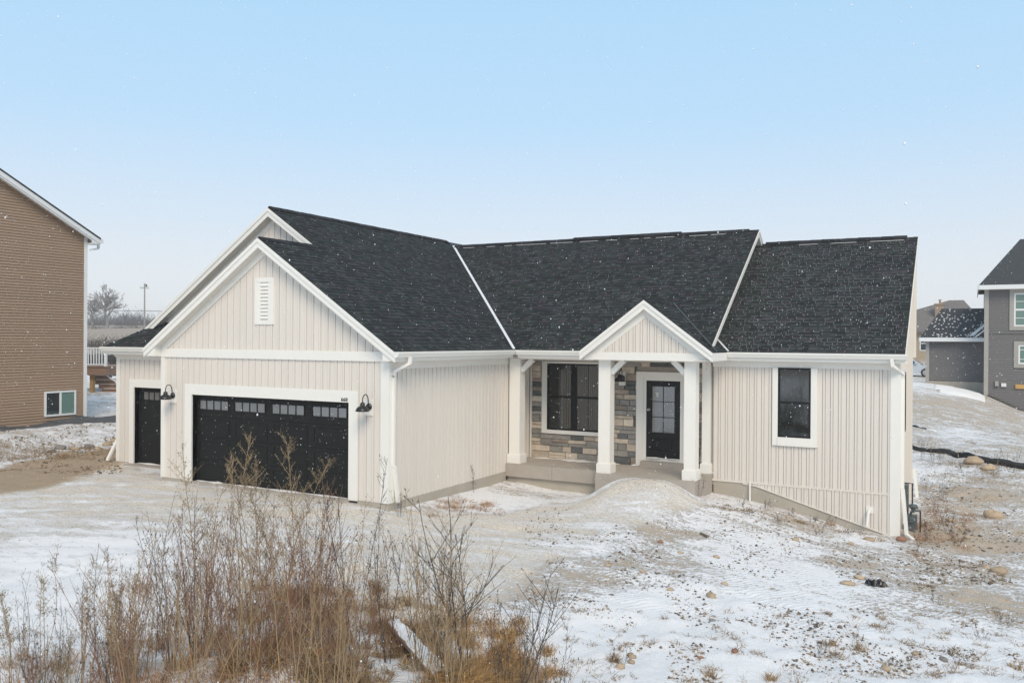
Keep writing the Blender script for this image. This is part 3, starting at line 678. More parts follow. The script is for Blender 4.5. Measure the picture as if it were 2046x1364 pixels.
# --- stones of the porch wall
openr = [(.37, 2.30, .94, 2.95), (EX0 - .27, EX1 + .27, .24, 2.70)]
srng = random.Random(11); z = .246; stone_cache = {}
smats = ['stone_tan'] * 4 + ['stone_pale'] * 2 + ['stone_brown'] * 3 + ['stone_grey'] * 6 + ['stone_dark'] * 3
while z < 2.94:
    hh = srng.choice([.10, .13, .16, .19]); hh = min(hh, 2.95 - z)
    if hh < .05: break
    x = .062; row = []
    while x < 4.96:
        ln = srng.uniform(.22, .58) * (1.0 if hh > .1 else 1.2); x2 = min(x + ln, 4.97)
        if 4.97 - x2 < .1: x2 = 4.97
        segs = [(x, x2)]
        for (o0, o1, oz0, oz1) in openr:
            if z + hh > oz0 + .02 and z < oz1 - .02:
                ns = []
                for s0, s1 in segs:
                    if s1 <= o0 or s0 >= o1: ns.append((s0, s1)); continue
                    if s0 < o0: ns.append((s0, o0))
                    if s1 > o1: ns.append((o1, s1))
                segs = ns
        for s0, s1 in segs:
            if s1 - s0 < .04: continue
            subs = [(z, z + hh)]
            if hh >= .17 and srng.random() < .35: subs = [(z, z + hh * .5), (z + hh * .5, z + hh)]
            for q0, q1 in subs:
                b = MB(); dpt = srng.uniform(.028, .058); g_ = .005; bw = .010
                xs = [s0 + g_, s0 + g_ + bw, s1 - g_ - bw, s1 - g_]; zs = [q0 + g_, q0 + g_ + bw, q1 - g_ - bw, q1 - g_]
                J = lambda a_: srng.uniform(-a_, a_)
                back_ = [(xs[0], STY, zs[0]), (xs[3], STY, zs[0]), (xs[3], STY, zs[3]), (xs[0], STY, zs[3])]
                mid_ = [(xs[0] + J(.003), STY - dpt + .012, zs[0] + J(.003)), (xs[3] + J(.003), STY - dpt + .012, zs[0] + J(.003)), (xs[3] + J(.003), STY - dpt + .012, zs[3] + J(.003)), (xs[0] + J(.003), STY - dpt + .012, zs[3] + J(.003))]
                fr_ = [(xs[1] + J(.004), STY - dpt + J(.006), zs[1] + J(.004)), (xs[2] + J(.004), STY - dpt + J(.006), zs[1] + J(.004)), (xs[2] + J(.004), STY - dpt + J(.006), zs[2] + J(.004)), (xs[1] + J(.004), STY - dpt + J(.006), zs[2] + J(.004))]
                cx_, cz_ = (xs[1] + xs[2]) / 2, (zs[1] + zs[2]) / 2
                b.add(back_ + mid_ + fr_ + [(cx_ + J(.02), STY - dpt + J(.012), cz_)], [(0, 1, 5, 4), (1, 2, 6, 5), (2, 3, 7, 6), (3, 0, 4, 7), (4, 5, 9, 8), (5, 6, 10, 9), (6, 7, 11, 10), (7, 4, 8, 11), (8, 9, 12), (9, 10, 12), (10, 11, 12), (11, 8, 12)])
                b.build('stone', srng.choice(smats), ws)
        x = x2
    z += hh

# ---------------------------------------------------------------- roof
def clip_poly(sub, poly):
    out = sub
    n_ = len(poly)
    for i in range(n_):
        a_, b_ = poly[i], poly[(i + 1) % n_]; inp = out; out = []
        if not inp: return []
        ex, ey = b_[0] - a_[0], b_[1] - a_[1]
        side = lambda p: ex * (p[1] - a_[1]) - ey * (p[0] - a_[0])
        for j in range(len(inp)):
            p, q = inp[j - 1], inp[j]; sp, sq = side(p), side(q)
            if (sp >= 0) != (sq >= 0):
                t_ = sp / (sp - sq); out.append((p[0] + (q[0] - p[0]) * t_, p[1] + (q[1] - p[1]) * t_))
            if sq >= 0: out.append(q)
    return out
def ccw(p):
    A = sum(p[i - 1][0] * p[i][1] - p[i][0] * p[i - 1][1] for i in range(len(p))); return p if A > 0 else p[::-1]
roof_tabs = []      # (score, verts, faces, tint)
snow_v, snow_f = [], []
roof_decks = MB()
def facet(O, e, updir, k, plan_polys, seed, snowp=.2, tabs=True):
    """O: point on the eave line, e: unit eave direction (xy), updir: unit uphill direction (xy), k: slope, plan polygons in xy."""
    O = np.array(O, float); e3 = np.array((e[0], e[1], 0.)); L = math.sqrt(1 + k * k)
    s3 = np.array((updir[0], updir[1], k)) / L; nrm = np.cross(e3, s3); nrm *= np.sign(nrm[2])
    to_w = lambda a_, b_, h_: O + e3 * a_ + s3 * b_ + nrm * h_
    for pl in plan_polys:
        uv = ccw([((p[0] - O[0]) * e[0] + (p[1] - O[1]) * e[1], ((p[0] - O[0]) * updir[0] + (p[1] - O[1]) * updir[1]) * L) for p in pl])
        roof_decks.prism([to_w(a_, b_, -.006) for a_, b_ in uv], -nrm * .035)
        if not tabs: continue
        amin, amax = min(p[0] for p in uv) - .01, max(p[0] for p in uv) + .01; bmin, bmax = min(p[1] for p in uv), max(p[1] for p in uv)
        ex = .145
        for j in range(int(math.floor(bmin / ex)), int(bmax / ex) + 1):
            r_ = random.Random(seed * 1000 + j); a_ = -14.0 + r_.uniform(0, .3); b0 = j * ex; wav = r_.uniform(-.004, .004)
            while a_ < amax:
                wd = r_.uniform(.10, .23); th = r_.choice([.007, .009, .014, .016]); br = r_.random(); hu = r_.random(); sn_ = r_.random(); dz = r_.uniform(-.004, .004)
                a2 = a_ + wd
                if a2 > amin:
                    poly = clip_poly([(a_ + .003, b0 + wav + dz), (a2 - .003, b0 + wav + dz), (a2 - .003, b0 + ex + .012), (a_ + .003, b0 + ex + .012)], uv)
                    if len(poly) >= 3:
                        top = [to_w(p[0], p[1], th * (1 - (p[1] - b0) / (ex * 1.15)) + .001) for p in poly]
                        bot = [to_w(p[0], p[1], -.004) for p in poly]; m_ = len(poly)
                        fs = [tuple(range(m_))] + [(i, i + m_, (i + 1) % m_ + m_, (i + 1) % m_) for i in range(m_)]
                        g_ = .025 + .023 * br ** 1.5
                        tint = (g_ * (.95 + .15 * (hu > .8)), g_ * (1.10 - .10 * (hu > .8)), g_ * (1.07 + .08 * (hu > .7)), 1)
                        c_ = sum(top) / m_; dv = C - c_; dd = np.linalg.norm(dv); cs = max(0, (dv @ nrm) / dd)
                        area = .5 * abs(sum(poly[i - 1][0] * poly[i][1] - poly[i][0] * poly[i - 1][1] for i in range(m_)))
                        roof_tabs.append((area * cs / dd ** 2, top + bot, fs, tint))
                        if sn_ < snowp and wd > .05:
                            q0, q1 = max(a_ + .01, amin + .03), min(a2 - .01, amax - .03); q1 = q0 + (q1 - q0) * r_.uniform(.7, 1.); w_ = r_.uniform(.004, .008)
                            sp = clip_poly([(q0, b0 + dz + wav - w_), (q1, b0 + dz + wav - w_), (q1, b0 + dz + wav + .001), (q0, b0 + dz + wav + .001)], uv)
                            if len(sp) == 4:
                                n0_ = len(snow_v); snow_v.extend([to_w(p[0], p[1], .0185) for p in sp]); snow_f.append((n0_, n0_ + 1, n0_ + 2, n0_ + 3))
                        if sn_ > 1 - snowp * .9:
                            q0 = a_ + .002; w_ = .006; sp = clip_poly([(q0, b0 + .01), (q0 + w_, b0 + .01), (q0 + w_, b0 + ex * .75), (q0, b0 + ex * .75)], uv)
                            if len(sp) == 4:
                                n0_ = len(snow_v); snow_v.extend([to_w(p[0], p[1], .0185) for p in sp]); snow_f.append((n0_, n0_ + 1, n0_ + 2, n0_ + 3))
                a_ = a2
XE, XF, XL, XG = .34, -3.5, -10.55, -5.1          # garage right eave, front ridge, left eave, main garage ridge
YM, YR = 4.95, 10.125                              # main front eave and ridge
XV = XE - (YR - YM)
facet((XE, 0, EZ), (0, 1), (-1, 0), K8, [[(XE, -.29), (XE, YM), (XF, YM + XE - XF), (XF, -.29)], [(XF, 1.65), (XF, YM + XE - XF), (XV, YR), (XG, YR), (XG, 1.65)]], 1, .12)
facet((XE, 0, EZ), (0, 1), (-1, 0), K8, [[(XV, YR), (XE, 15.3), (XG, 15.3), (XG, YR)]], 1, 0, False)
facet((-7.34, 0, EZ), (0, 1), (1, 0), K8, [[(-7.34, -.29), (XF, -.29), (XF, 1.95), (-6.29, 1.95), (-7.34, .9)]], 2, .1)
facet((XL, .9, EZ), (1, 0), (0, 1), K8, [[(XL, .9), (-7.34, .9), (-6.29, 1.95), (-9.5, 1.95)]], 3, .1)
facet((XL, 0, EZ), (0, 1), (1, 0), K8, [[(XL, .9), (-9.8, 1.65), (-9.8, 15.3), (XL, 15.3)], [(-9.8, 1.65), (XG, 1.65), (XG, 15.3), (-9.8, 15.3)]], 4, 0, False)
facet((0, YM, EZ), (1, 0), (0, 1), K8, [[(XE, YM), (5.5, YM), (5.5, YR), (XV, YR)]], 5, .24)
facet((0, 15.3, EZ), (1, 0), (0, -1), K8, [[(XE, 15.3), (5.5, 15.3), (5.5, YR), (XV, YR)]], 6, 0, False)
YW, YWR = 5.95, 10.56
facet((0, YW, EZ), (1, 0), (0, 1), K8, [[(5.26, YW), (9.58, YW), (9.58, YWR), (5.26, YWR)]], 7, .72)
PX, PA, PK = 4.04, 1.64, .75                        # porch gable
PYV = YM + (PA * PK) / K8
facet((PX + PA, 0, EZ), (0, 1), (-1, 0), PK, [[(PX + PA, 4.55), (PX + PA, YM), (PX, PYV), (PX, 4.55)]], 9, .15)
facet((PX + PA, 0, EZ), (0, 1), (-1, 0), PK, [[(PX + PA, YM), (PX + PA, YW), (5.26, 6.42), (5.26, YM)]], 9, .15)
part('fascia', 'trim', house, lambda b: b.box(PX - PA - .004, PX - PA + .03, 4.58, YM - .03, 3.045, 3.235))
part('fascia', 'trim', house, lambda b: b.box(PX + PA - .03, PX + PA + .004, 4.58, YW, 3.045, 3.235))
part('soffit', 'soffit', house, lambda b: b.box(5.25, PX + PA - .03, 4.6, 6.2, 3.045, 3.058))
facet((PX - PA, 0, EZ), (0, 1), (1, 0), PK, [[(PX - PA, 4.55), (PX - PA, YM), (PX, PYV), (PX, 4.55)]], 10, .15)
roof = roof_decks.build('roof', 'black_trim', house, label='dark charcoal shingle roof')
roof_tabs.sort(key=lambda q: -q[0])
def tab_mesh(name, tabs, parent):
    V_ = []; F_ = []; T_ = []
    for _, vs_, fs_, tint in tabs:
        o_ = len(V_); V_ += [tuple(p) for p in vs_]; F_ += [tuple(i + o_ for i in f_) for f_ in fs_]; T_ += [tint] * len(vs_)
    me = bpy.data.meshes.new(name); me.from_pydata(V_, [], F_); me.materials.append(M['shingle'])
    at_ = me.color_attributes.new('tint', 'FLOAT_COLOR', 'POINT'); at_.data.foreach_set('color', np.array(T_, np.float32).ravel())
    return link(name, me, parent)
for q in roof_tabs[:300]: tab_mesh('shingle', [q], roof)
tag(tab_mesh('shingles', roof_tabs[300:], roof), kind='stuff')
sn_me = bpy.data.meshes.new('snow_dusting'); sn_me.from_pydata([tuple(p) for p in snow_v], [], snow_f); sn_me.materials.append(M['snow_thin'])
tag(link('snow_dusting', sn_me, roof), kind='stuff')
# valley metal, ridge vents and caps
def strip_on(name, a_, b_, w_, lift, mat, nA, nB, **kw):
    """V-shaped metal along a valley between two roof planes."""
    a_, b_ = np.array(a_, float), np.array(b_, float)
    b = MB(); d = b_ - a_
    for nv in (nA, nB):
        nv = np.array(nv, float); nv /= np.linalg.norm(nv); side = np.cross(nv, d); side /= np.linalg.norm(side)
        other = np.array(nB if nv is nA else nA, float)
        up = nv * lift
        sgn = 1 if (side[2] > 0) else -1
        b.prism([a_ + up, b_ + up, b_ + up + side * sgn * w_, a_ + up + side * sgn * w_], nv * .004)
    return b.build(name, mat, roof, **kw)
strip_on('valley_flashing', (XE, YM, EZ), (XV, YR, EZ + K8 * (YR - YM)), .052, .019, 'flashing', (K8, 0, 1), (0, -K8, 1), label='pale metal valley flashing with snow')
strip_on('valley_flashing', (PX + PA, YM, EZ), (PX, PYV, EZ + PA * PK), .022, .015, 'meter_grey', (PK, 0, 1), (0, -K8, 1))
strip_on('valley_flashing', (PX + PA, YW, EZ), (5.3, YW + (PX + PA - 5.3) * PK / K8, EZ + (PX + PA - 5.3) * PK), .04, .018, 'flashing', (PK, 0, 1), (0, -K8, 1))
def ridge(a_, b_, sA, sB, w_, th, name='ridge_vent', mat='shingle', seg=.30, gap=.0, lift=.012):
    """row of cap shingles bent over a ridge; sA, sB: downhill directions of the two slopes."""
    a_, b_ = np.array(a_, float), np.array(b_, float); L = np.linalg.norm(b_ - a_); n_ = int(L / seg); d = (b_ - a_) / L
    b = MB(); tints = []
    for i in range(n_):
        p, q = a_ + d * (L * i / n_), a_ + d * (L * (i + 1) / n_ + .02); h_ = lift + th * (1 + .06 * ((i * 7) % 3))
        for s_ in (sA, sB):
            s_ = np.array(s_, float); s_ /= np.linalg.norm(s_)
            b.prism([p + (0, 0, h_), q + (0, 0, h_ * .93), q + (0, 0, h_ * .93) + s_ * w_, p + (0, 0, h_) + s_ * w_], (0, 0, -th))
    o = b.build(name, 'shingle', roof)
    at_ = o.data.color_attributes.new('tint', 'FLOAT_COLOR', 'POINT'); n2_ = len(o.data.vertices)
    rr = random.Random(n2_); cl = []
    for i in range(n2_ // 8):
        g_ = .016 + .02 * rr.random(); cl += [(g_, g_, g_ * 1.1, 1)] * 8
    at_.data.foreach_set('color', np.array(cl, np.float32).ravel()); return o
ridge((XG, 1.7, EZ + K8 * 5.44), (XG, 10.1, EZ + K8 * 5.44), (1, 0, -K8), (-1, 0, -K8), .16, .035)
ridge((XF, -.25, EZ + K8 * 3.84), (XF, 1.9, EZ + K8 * 3.84), (1, 0, -K8), (-1, 0, -K8), .15, .02, 'ridge_cap')
ridge((XV + .1, YR, 6.70), (5.2, YR, 6.70), (0, -1, -K8), (0, 1, -K8), .15, .025, 'ridge_cap')
ridge((-.3, YR, 6.73), (3.2, YR, 6.73), (0, -1, -K8), (0, 1, -K8), .15, .03)
ridge((5.6, YWR, 6.325), (9.3, YWR, 6.325), (0, -1, -K8), (0, 1, -K8), .16, .045)
ridge((PX, 4.6, EZ + PA * PK), (PX, PYV - .7, EZ + PA * PK), (1, 0, -PK), (-1, 0, -PK), .14, .018, 'ridge_cap')
b = MB()
rr = random.Random(8); x_ = -4.3
while x_ < 9.2:
    ln = rr.uniform(.2, 1.1)
    if x_ + ln < 5.0: b.box(x_, x_ + ln, YR - .170, YR - .158, 6.70 - .095, 6.70 - .086)
    elif x_ > 5.7: b.box(x_, min(x_ + ln, 9.25), YWR - .183, YWR - .167, 6.325 - .088, 6.325 - .078)
    x_ += ln + rr.uniform(.05, .5)
tag(b.build('snow_ridge', 'snow', roof), kind='stuff')

# rakes, fascias, soffits, gutters
def rake_y(xa, xe, y, za, ze, t_sof, wall_y):          # rake board in a plane of constant y
    part('rake_board', 'trim', house, lambda b: (b.prism([(xa, y, za - .012), (xa, y, za - .225), (xe, y, ze - .225), (xe, y, ze - .012)], (0, .03, 0)), b.prism([(xa, y - .022, za - .010), (xa, y - .022, za - .095), (xe, y - .022, ze - .095), (xe, y - .022, ze - .010)], (0, .022, 0)), b.prism([(xa, y - .01, za - .095), (xa, y - .01, za - .11), (xe, y - .01, ze - .11), (xe, y - .01, ze - .095)], (0, .01, 0))))
    part('rake_soffit', 'soffit', house, lambda b: b.prism([(xa, y + .03, za - .19), (xe, y + .03, ze - .19), (xe, y + .03, ze - .205), (xa, y + .03, za - .205)], (0, wall_y - y - .03, 0)))
rake_y(XF, XE + .02, -.29, EZ + K8 * 3.84, EZ, .19, 0); rake_y(XF, -7.36, -.29, EZ + K8 * 3.84, EZ, .19, 0)
rake_y(XG, XF + .05, 1.65, 6.877, EZ + K8 * 3.84 - .04, .19, 1.95); rake_y(XG, -9.83, 1.65, 6.877, EZ + K8 * .72, .19, 1.95)
rake_y(PX, PX + PA + .01, 4.55, EZ + PA * PK, EZ, .19, 4.72); rake_y(PX, PX - PA - .01, 4.55, EZ + PA * PK, EZ, .19, 4.72)
def rake_x(ya, ye, x, za, ze, wall_x):
    part('rake_board', 'trim', house, lambda b: (b.prism([(x, ya, za - .012), (x, ya, za - .20), (x, ye, ze - .20), (x, ye, ze - .012)], (-.03, 0, 0)), b.prism([(x, ya, za - .010), (x, ya, za - .085), (x, ye, ze - .085), (x, ye, ze - .010)], (.02, 0, 0))))
    part('rake_soffit', 'soffit', house, lambda b: b.prism([(x - .03, ya, za - .17), (x - .03, ye, ze - .17), (x - .03, ye, ze - .185), (x - .03, ya, za - .185)], (wall_x - x + .03, 0, 0)))
rake_x(YR, YM, 5.5, 6.70, EZ, 5.25); rake_x(YR, 15.3, 5.5, 6.70, EZ, 5.25)
rake_x(YWR, YW, 9.58, 6.325, EZ, 9.44)
# white step flashing where the main gable stands over the wing roof
b = MB()
for i in range(22):
    y0 = 6.05 + i * .19; zz = EZ + K8 * (y0 - YW)
    if y0 < YR - .1: b.prism([(5.275, y0, zz + .02), (5.275, y0 + .13, zz + .02 + .13 * K8), (5.275, y0 + .13, zz + .13 + .13 * K8), (5.275, y0, zz + .13)], (.012, 0, 0))
b.build('step_flashing', 'soffit', house)
GPROF = [(0, -.005), (0, -.115), (.075, -.12), (.088, -.085), (.112, -.045), (.118, -.004), (.106, -.004), (.10, -.03), (.015, -.09)]
def gutter(p0, p1, out):
    p0, p1, o_ = np.array(p0, float), np.array(p1, float), np.array(out, float)
    part('gutter', 'gutter', house, lambda b: b.prism([p0 + o_ * q + np.array((0, 0, h_)) for q, h_ in GPROF], p1 - p0))
    fz = [p0 + np.array((0, 0, -.0)), p0 + np.array((0, 0, -.2))]
    part('fascia', 'trim', house, lambda b: b.prism([p0 + (0, 0, -.02) - o_ * .001, p0 + (0, 0, -.205) - o_ * .001, p0 + (0, 0, -.205) - o_ * .025, p0 + (0, 0, -.02) - o_ * .025], p1 - p0))
gutter((XE, -.27, EZ), (XE, YM - .01, EZ), (1, 0, 0)); gutter((XE + .12, YM, EZ), (PX - PA - .02, YM, EZ), (0, -1, 0))
gutter((PX + PA + .01, YW, EZ), (9.63, YW, EZ), (0, -1, 0)); gutter((-10.56, .9, EZ), (-7.38, .9, EZ), (0, -1, 0)); gutter((XL, .93, EZ), (XL, 15.2, EZ), (-1, 0, 0))
for bx_ in ((.0, XE - .03, -.26, 5.6, 3.045, 3.06), (5.25, 9.56, YW + .03, 6.24, 3.06, 3.075), (XL + .03, -7.35, .93, 1.22, 3.06, 3.075), (XL + .03, -10.35, .93, 15, 3.076, 3.09), (.3, PX - PA, YM + .03, 5.6, 3.061, 3.075)): part('soffit', 'soffit', house, lambda b: b.box(*bx_))
part('gable_return', 'trim', house, lambda b: (b.prism([(.033, -.262, 3.05), (XE - .01, -.262, 3.05), (XE - .01, -.262, 3.10), (.033, -.262, 3.33)], (0, .22, 0)),))
part('gable_return', 'trim', house, lambda b: (b.prism([(-7.0, -.262, 3.05), (-7.33, -.262, 3.05), (-7.33, -.262, 3.09), (-7.0, -.262, 3.30)], (0, .22, 0)),))
# porch gable face
pgz = lambda s: EZ + PA * PK - .40 - PK * abs(s - PX)
pg = part('gable_wall', 'sheathing', house, lambda b: b.prism([(PX - 1.5, 4.74, 3.2), (PX + 1.5, 4.74, 3.2), (PX, 4.74, 4.3)], (0, .1, 0)), label='small gable over the entry')
siding(pg, (0, 4.74, 0), (1, 0, 0), (0, -1, 0), PX - 1.15, PX + 1.15, .174, const(3.225), pgz, kinks=(PX,))
part('frieze', 'trim', house, lambda b: b.box(2.44, 5.64, 4.70, 4.93, 3.035, 3.225))
for sgn in (-1, 1):
    part('rake_frieze', 'trim', house, lambda b: b.prism([(PX, 4.71, 4.38), (PX, 4.71, 4.075), (PX + sgn * 1.135, 4.71, 3.226), (PX + sgn * 1.54, 4.71, 3.226)], (0, .03, 0)))

# downspouts
def spout(name_pts, w_=.075, d_=.055, mat='gutter', name='downspout', parent=None):
    pts = [np.array(p, float) for p in name_pts]
    def fn(b):
        for p, q in zip(pts, pts[1:]):
            dv = (q - p) / np.linalg.norm(q - p); up = (0, 1, 0) if abs(dv[2]) > .9 else (0, 0, 1)
            b.bar(p - dv * .012, q + dv * .012, w_, d_, up)
    return part(name, mat, parent or house, fn)
ds = spout([(.42, .18, 3.13), (.42, .18, 3.02), (.40, .18, 2.97), (.085, .09, 2.80), (.065, .09, 2.72), (.065, .09, .78)], label=None) if False else spout([(.42, .18, 3.13), (.42, .18, 3.0), (.09, .09, 2.82), (.065, .09, 2.72), (.065, .09, .82)])
spout([(.085, .105, .80), (.10, .22, .04)], .085, .06, name='downspout_extension')
spout([(9.32, YW - .07, 3.12), (9.34, YW - .06, 2.98), (9.52, 6.30, 2.80), (9.52, 6.33, 2.7), (9.52, 6.33, .25)])
spout([(9.53, 6.30, .22), (9.62, 6.25, -.78), (9.75, 6.1, -.84)], .08, .06, name='downspout_extension')
spout([(-10.60, 1.25, 3.1), (-10.40, 1.30, 2.9), (-10.42, 1.30, .62)], name='downspout')
spout([(-10.43, 1.28, .62), (-10.55, 1.05, .05)], .085, .06, name='downspout_extension')
spout([(9.52, 10.72, .1), (9.62, 10.5, -.72)], .08, .06, name='downspout_extension')
# plastic pipes at the wing's foot
part('drain_pipe', 'pvc', house, lambda b: b.tube([(8.86, 6.20, -.29), (8.85, 6.13, -.30), (8.84, 6.06, -.36), (8.82, 5.98, -.63)], .028, 10), label='short white plastic pipe sticking out of the wall')
part('pipe_plate', 'trim', house, lambda b: b.box(8.78, 8.94, 6.195, 6.222, -.37, -.21))
part('vent_pipe', 'pvc', house, lambda b: b.tube([(6.18, 6.17, .13), (6.18, 6.17, -.42)], .024, 10), label='thin white plastic pipe standing at the foundation')
# snow drifted against the stone and the door sill
def drift(x0, x1, y0, y1, z0, h_, seed):
    """low wedge of blown snow with a wavering toe, against something at y1"""
    n_ = max(6, int((x1 - x0) / .07)); b = MB(); r_ = random.Random(seed); vs = []
    for i in range(n_ + 1):
        x_ = x0 + (x1 - x0) * i / n_; k = (.55 + .45 * math.sin(i * .35 + seed)) * r_.uniform(.7, 1.1); k *= min(1, 4 * i / n_, 4 * (n_ - i) / n_ + .15)
        vs += [(x_, y1, z0), (x_, y1, z0 + h_ * k + .004), (x_, y1 - (y1 - y0) * .45 * k - .01, z0 + h_ * k * .55 + .003), (x_, y1 - (y1 - y0) * k - .02, z0)]
    fs = [(4 * i + k, 4 * i + 4 + k, 4 * i + 5 + k, 4 * i + 1 + k) for i in range(n_) for k in range(3)]
    b.add(vs, fs); return b.build('snow_drift', 'snow', house, True)
drift(.07, 2.7, 6.28, 6.54, .242, .055, 1); drift(EX0 - .02, EX1 + .02, 6.42, 6.545, .471, .06, 2); drift(3.0, 3.14, 6.4, 6.53, .245, .05, 5)
drift(DX1 + .02, -5.0, -.1, .118, .007, .06, 3); drift(-5.0, DX2 - .02, .0, .118, .007, .025, 4); drift(SX1 + .02, SX2, 1.2, 1.333, .013, .035, 6)

# ---------------------------------------------------------------- lamps on the walls
def barn_lamp(x, y, z, reach, label, plate_w=.13, plate_h=.34):
    """z: height of the wall canopy; the neck rises, bends over and carries a bell shade."""
    l_ = empty('wall_lamp', (x, y, z), label, 'lamp')
    part('mount_block', 'trim', l_, lambda b: b.box(x - plate_w, x + plate_w * .8, y - .028, y + .0, z - plate_h * .55, z + plate_h * .45))
    part('canopy', 'metal_black', l_, lambda b: b.lathe((x, y - .028, z), [(.075, 0), (.075, -.02), (.05, -.045), (.0, -.05)], 18, 'y'))
    pts = [(x, y - .04, z), (x, y - .06, z + .08), (x, y - .065, z + .15)]
    c_y, r_ = y - .065 - reach / 2, reach / 2
    for i in range(9):
        an = math.pi * i / 8; pts.append((x, c_y + r_ * math.cos(an), z + .15 + r_ * 1.25 * math.sin(an)))
    sy = y - .065 - reach
    pts.append((x, sy, z + .10))
    part('gooseneck', 'metal_black', l_, lambda b: b.tube(pts, .011, 8))
    part('shade', 'metal_black', l_, lambda b: b.lathe((x, sy, z - .085), [(.135, 0), (.15, .004), (.145, .03), (.115, .085), (.065, .115), (.052, .12), (.05, .17), (.03, .19), (.012, .195)], 24), smooth=True)
    part('bulb', 'pvc', l_, lambda b: b.lathe((x, sy, z - .08), [(.01, 0), (.03, .02), (.03, .06), (.02, .08)], 12))
    return l_
barn_lamp(-6.56, -.024, 2.08, .19, 'black barn lamp on the wall between the two garage doors')
barn_lamp(-.47, -.024, 2.06, .19, 'black barn lamp beside the downspout corner, right of the wide garage door')
barn_lamp(2.76, STY - .05, 2.52, .16, 'black barn lamp on the stone wall beside the entry door', .1, .35)

# gas meter on the wing's side wall
gm_ = empty('gas_meter', (9.62, 6.9, -.84), 'grey gas meter with black pipe at the right corner of the house', 'gas meter')
part('riser', 'pipe_dark', gm_, lambda b: (b.tube([(9.44, 6.75, .30), (9.70, 6.75, .30), (9.70, 6.75, -.25)], .018, 8), b.tube([(9.86, 6.9, -.35), (9.86, 6.9, -1.0)], .018, 8)))
part('regulator', 'meter_grey', gm_, lambda b: (b.lathe((9.72, 6.72, -.25), [(.02, .09), (.085, .08), (.095, .05), (.095, .02), (.05, -.02), (.03, -.1)], 16), b.tube([(9.70, 6.75, -.32), (9.86, 6.9, -.33)], .025, 8)))
part('meter_body', 'meter_grey', gm_, lambda b: (b.box(9.60, 9.80, 6.70, 6.88, -.74, -.42), b.lathe((9.70, 6.70, -.52), [(.07, 0), (.07, -.04), (.05, -.05)], 16, 'y'), b.tube([(9.66, 6.78, -.42), (9.68, 6.75, -.34)], .025, 8)))
me_b = empty('electric_meter', (9.5, 8.0, -.1), 'dark utility box on the side wall of the house near the gas meter', 'utility box')
part('box', 'meter_grey', me_b, lambda b: b.box(9.463, 9.55, 7.75, 8.05, -.45, .1)); part('conduit', 'pipe_dark', me_b, lambda b: b.tube([(9.53, 7.9, -.1), (9.53, 7.9, -.95)], .03, 8))

# ---------------------------------------------------------------- brown neighbour
BX, BY, BZ = -17.6, 5.3, .5
bh = empty('house', (BX, BY - 6, BZ), 'tall brown lap-sided house with a basement window at the ground', 'house')
BTOP, BK = 7.15, .517
BL = 14.0                                                # length of the gable end along y
bw = part('wall', 'brown_siding', bh, lambda b: b.prism([(BX - .03, BY, BZ - .6), (BX - .03, BY, BTOP), (BX - .03, BY - BL / 2, BTOP + BK * BL / 2), (BX - .03, BY - BL, BTOP), (BX - .03, BY - BL, BZ - .6)], (-10, 0, 0)))
CH = .096; zc = BZ + .02; i = 0; wz0, wz1, wy0, wy1 = .72, 1.60, 3.72, 4.90
bcache = {}
zc = BZ - .12
while zc < BTOP + BK * BL / 2 - .1:
    def ends(z_):
        q = max(0., (z_ - BTOP) / BK); return BY - BL + q, BY - (.09 if q == 0 else q)
    (ya, yb), (ya2, yb2) = ends(zc), ends(zc + CH)
    segs = [(ya, yb, ya2, yb2)]
    if zc + CH > wz0 and zc < wz1: segs = [(ya, wy0 - .02, ya2, wy0 - .02), (wy1 + .02, yb, wy1 + .02, yb2)]
    for s0, s1, t0, t1 in segs:
        if t1 - t0 < .05: continue
        key = (round(s1 - s0, 3), round(t0 - s0, 3), round(t1 - s0, 3))
        if key not in bcache:
            b = MB(); L_ = s1 - s0; d0, d1 = t0 - s0, t1 - s0
            b.add([(0, 0, 0), (.03, 0, 0), (.03, d0 * .1, .012), (.004, d0, CH), (0, d0, CH), (0, L_, 0), (.03, L_, 0), (.03, L_ + (d1 - L_) * .1, .012), (.004, d1, CH), (0, d1, CH)],
                  [(4, 3, 2, 1, 0), (5, 6, 7, 8, 9), (1, 6, 5, 0), (2, 7, 6, 1), (3, 8, 7, 2), (4, 9, 8, 3), (0, 5, 9, 4)])
            bcache[key] = b.mesh('siding_board', 'brown_siding')
        link('siding_board', bcache[key], bw, (BX - .03, s0, zc))
    zc += CH
part('foundation', 'foundation', bh, lambda b: b.box(BX - 10, BX - .04, BY - BL, BY, BZ - 1.0, BZ - .1))
part('corner_board', 'white_vinyl', bh, lambda b: (b.box(BX - .1, BX + .02, BY - .09, BY + .03, BZ + .02, BTOP), b.box(BX - .12, BX - .03, BY, BY + .03, BZ, BTOP)))
RZ = BTOP + .12
rf = part('roof', 'far_roof', bh, lambda b: (b.prism([(BX + .32, BY + .35, RZ - .18), (BX + .32, BY - BL / 2, RZ + BK * BL / 2), (BX + .32, BY - BL / 2, RZ + BK * BL / 2 + .05), (BX + .32, BY + .37, RZ - .13)], (-10.6, 0, 0)), b.prism([(BX + .32, BY - BL - .35, RZ - .18), (BX + .32, BY - BL / 2, RZ + BK * BL / 2), (BX + .32, BY - BL / 2, RZ + BK * BL / 2 + .05), (BX + .32, BY - BL - .37, RZ - .13)], (-10.6, 0, 0))))
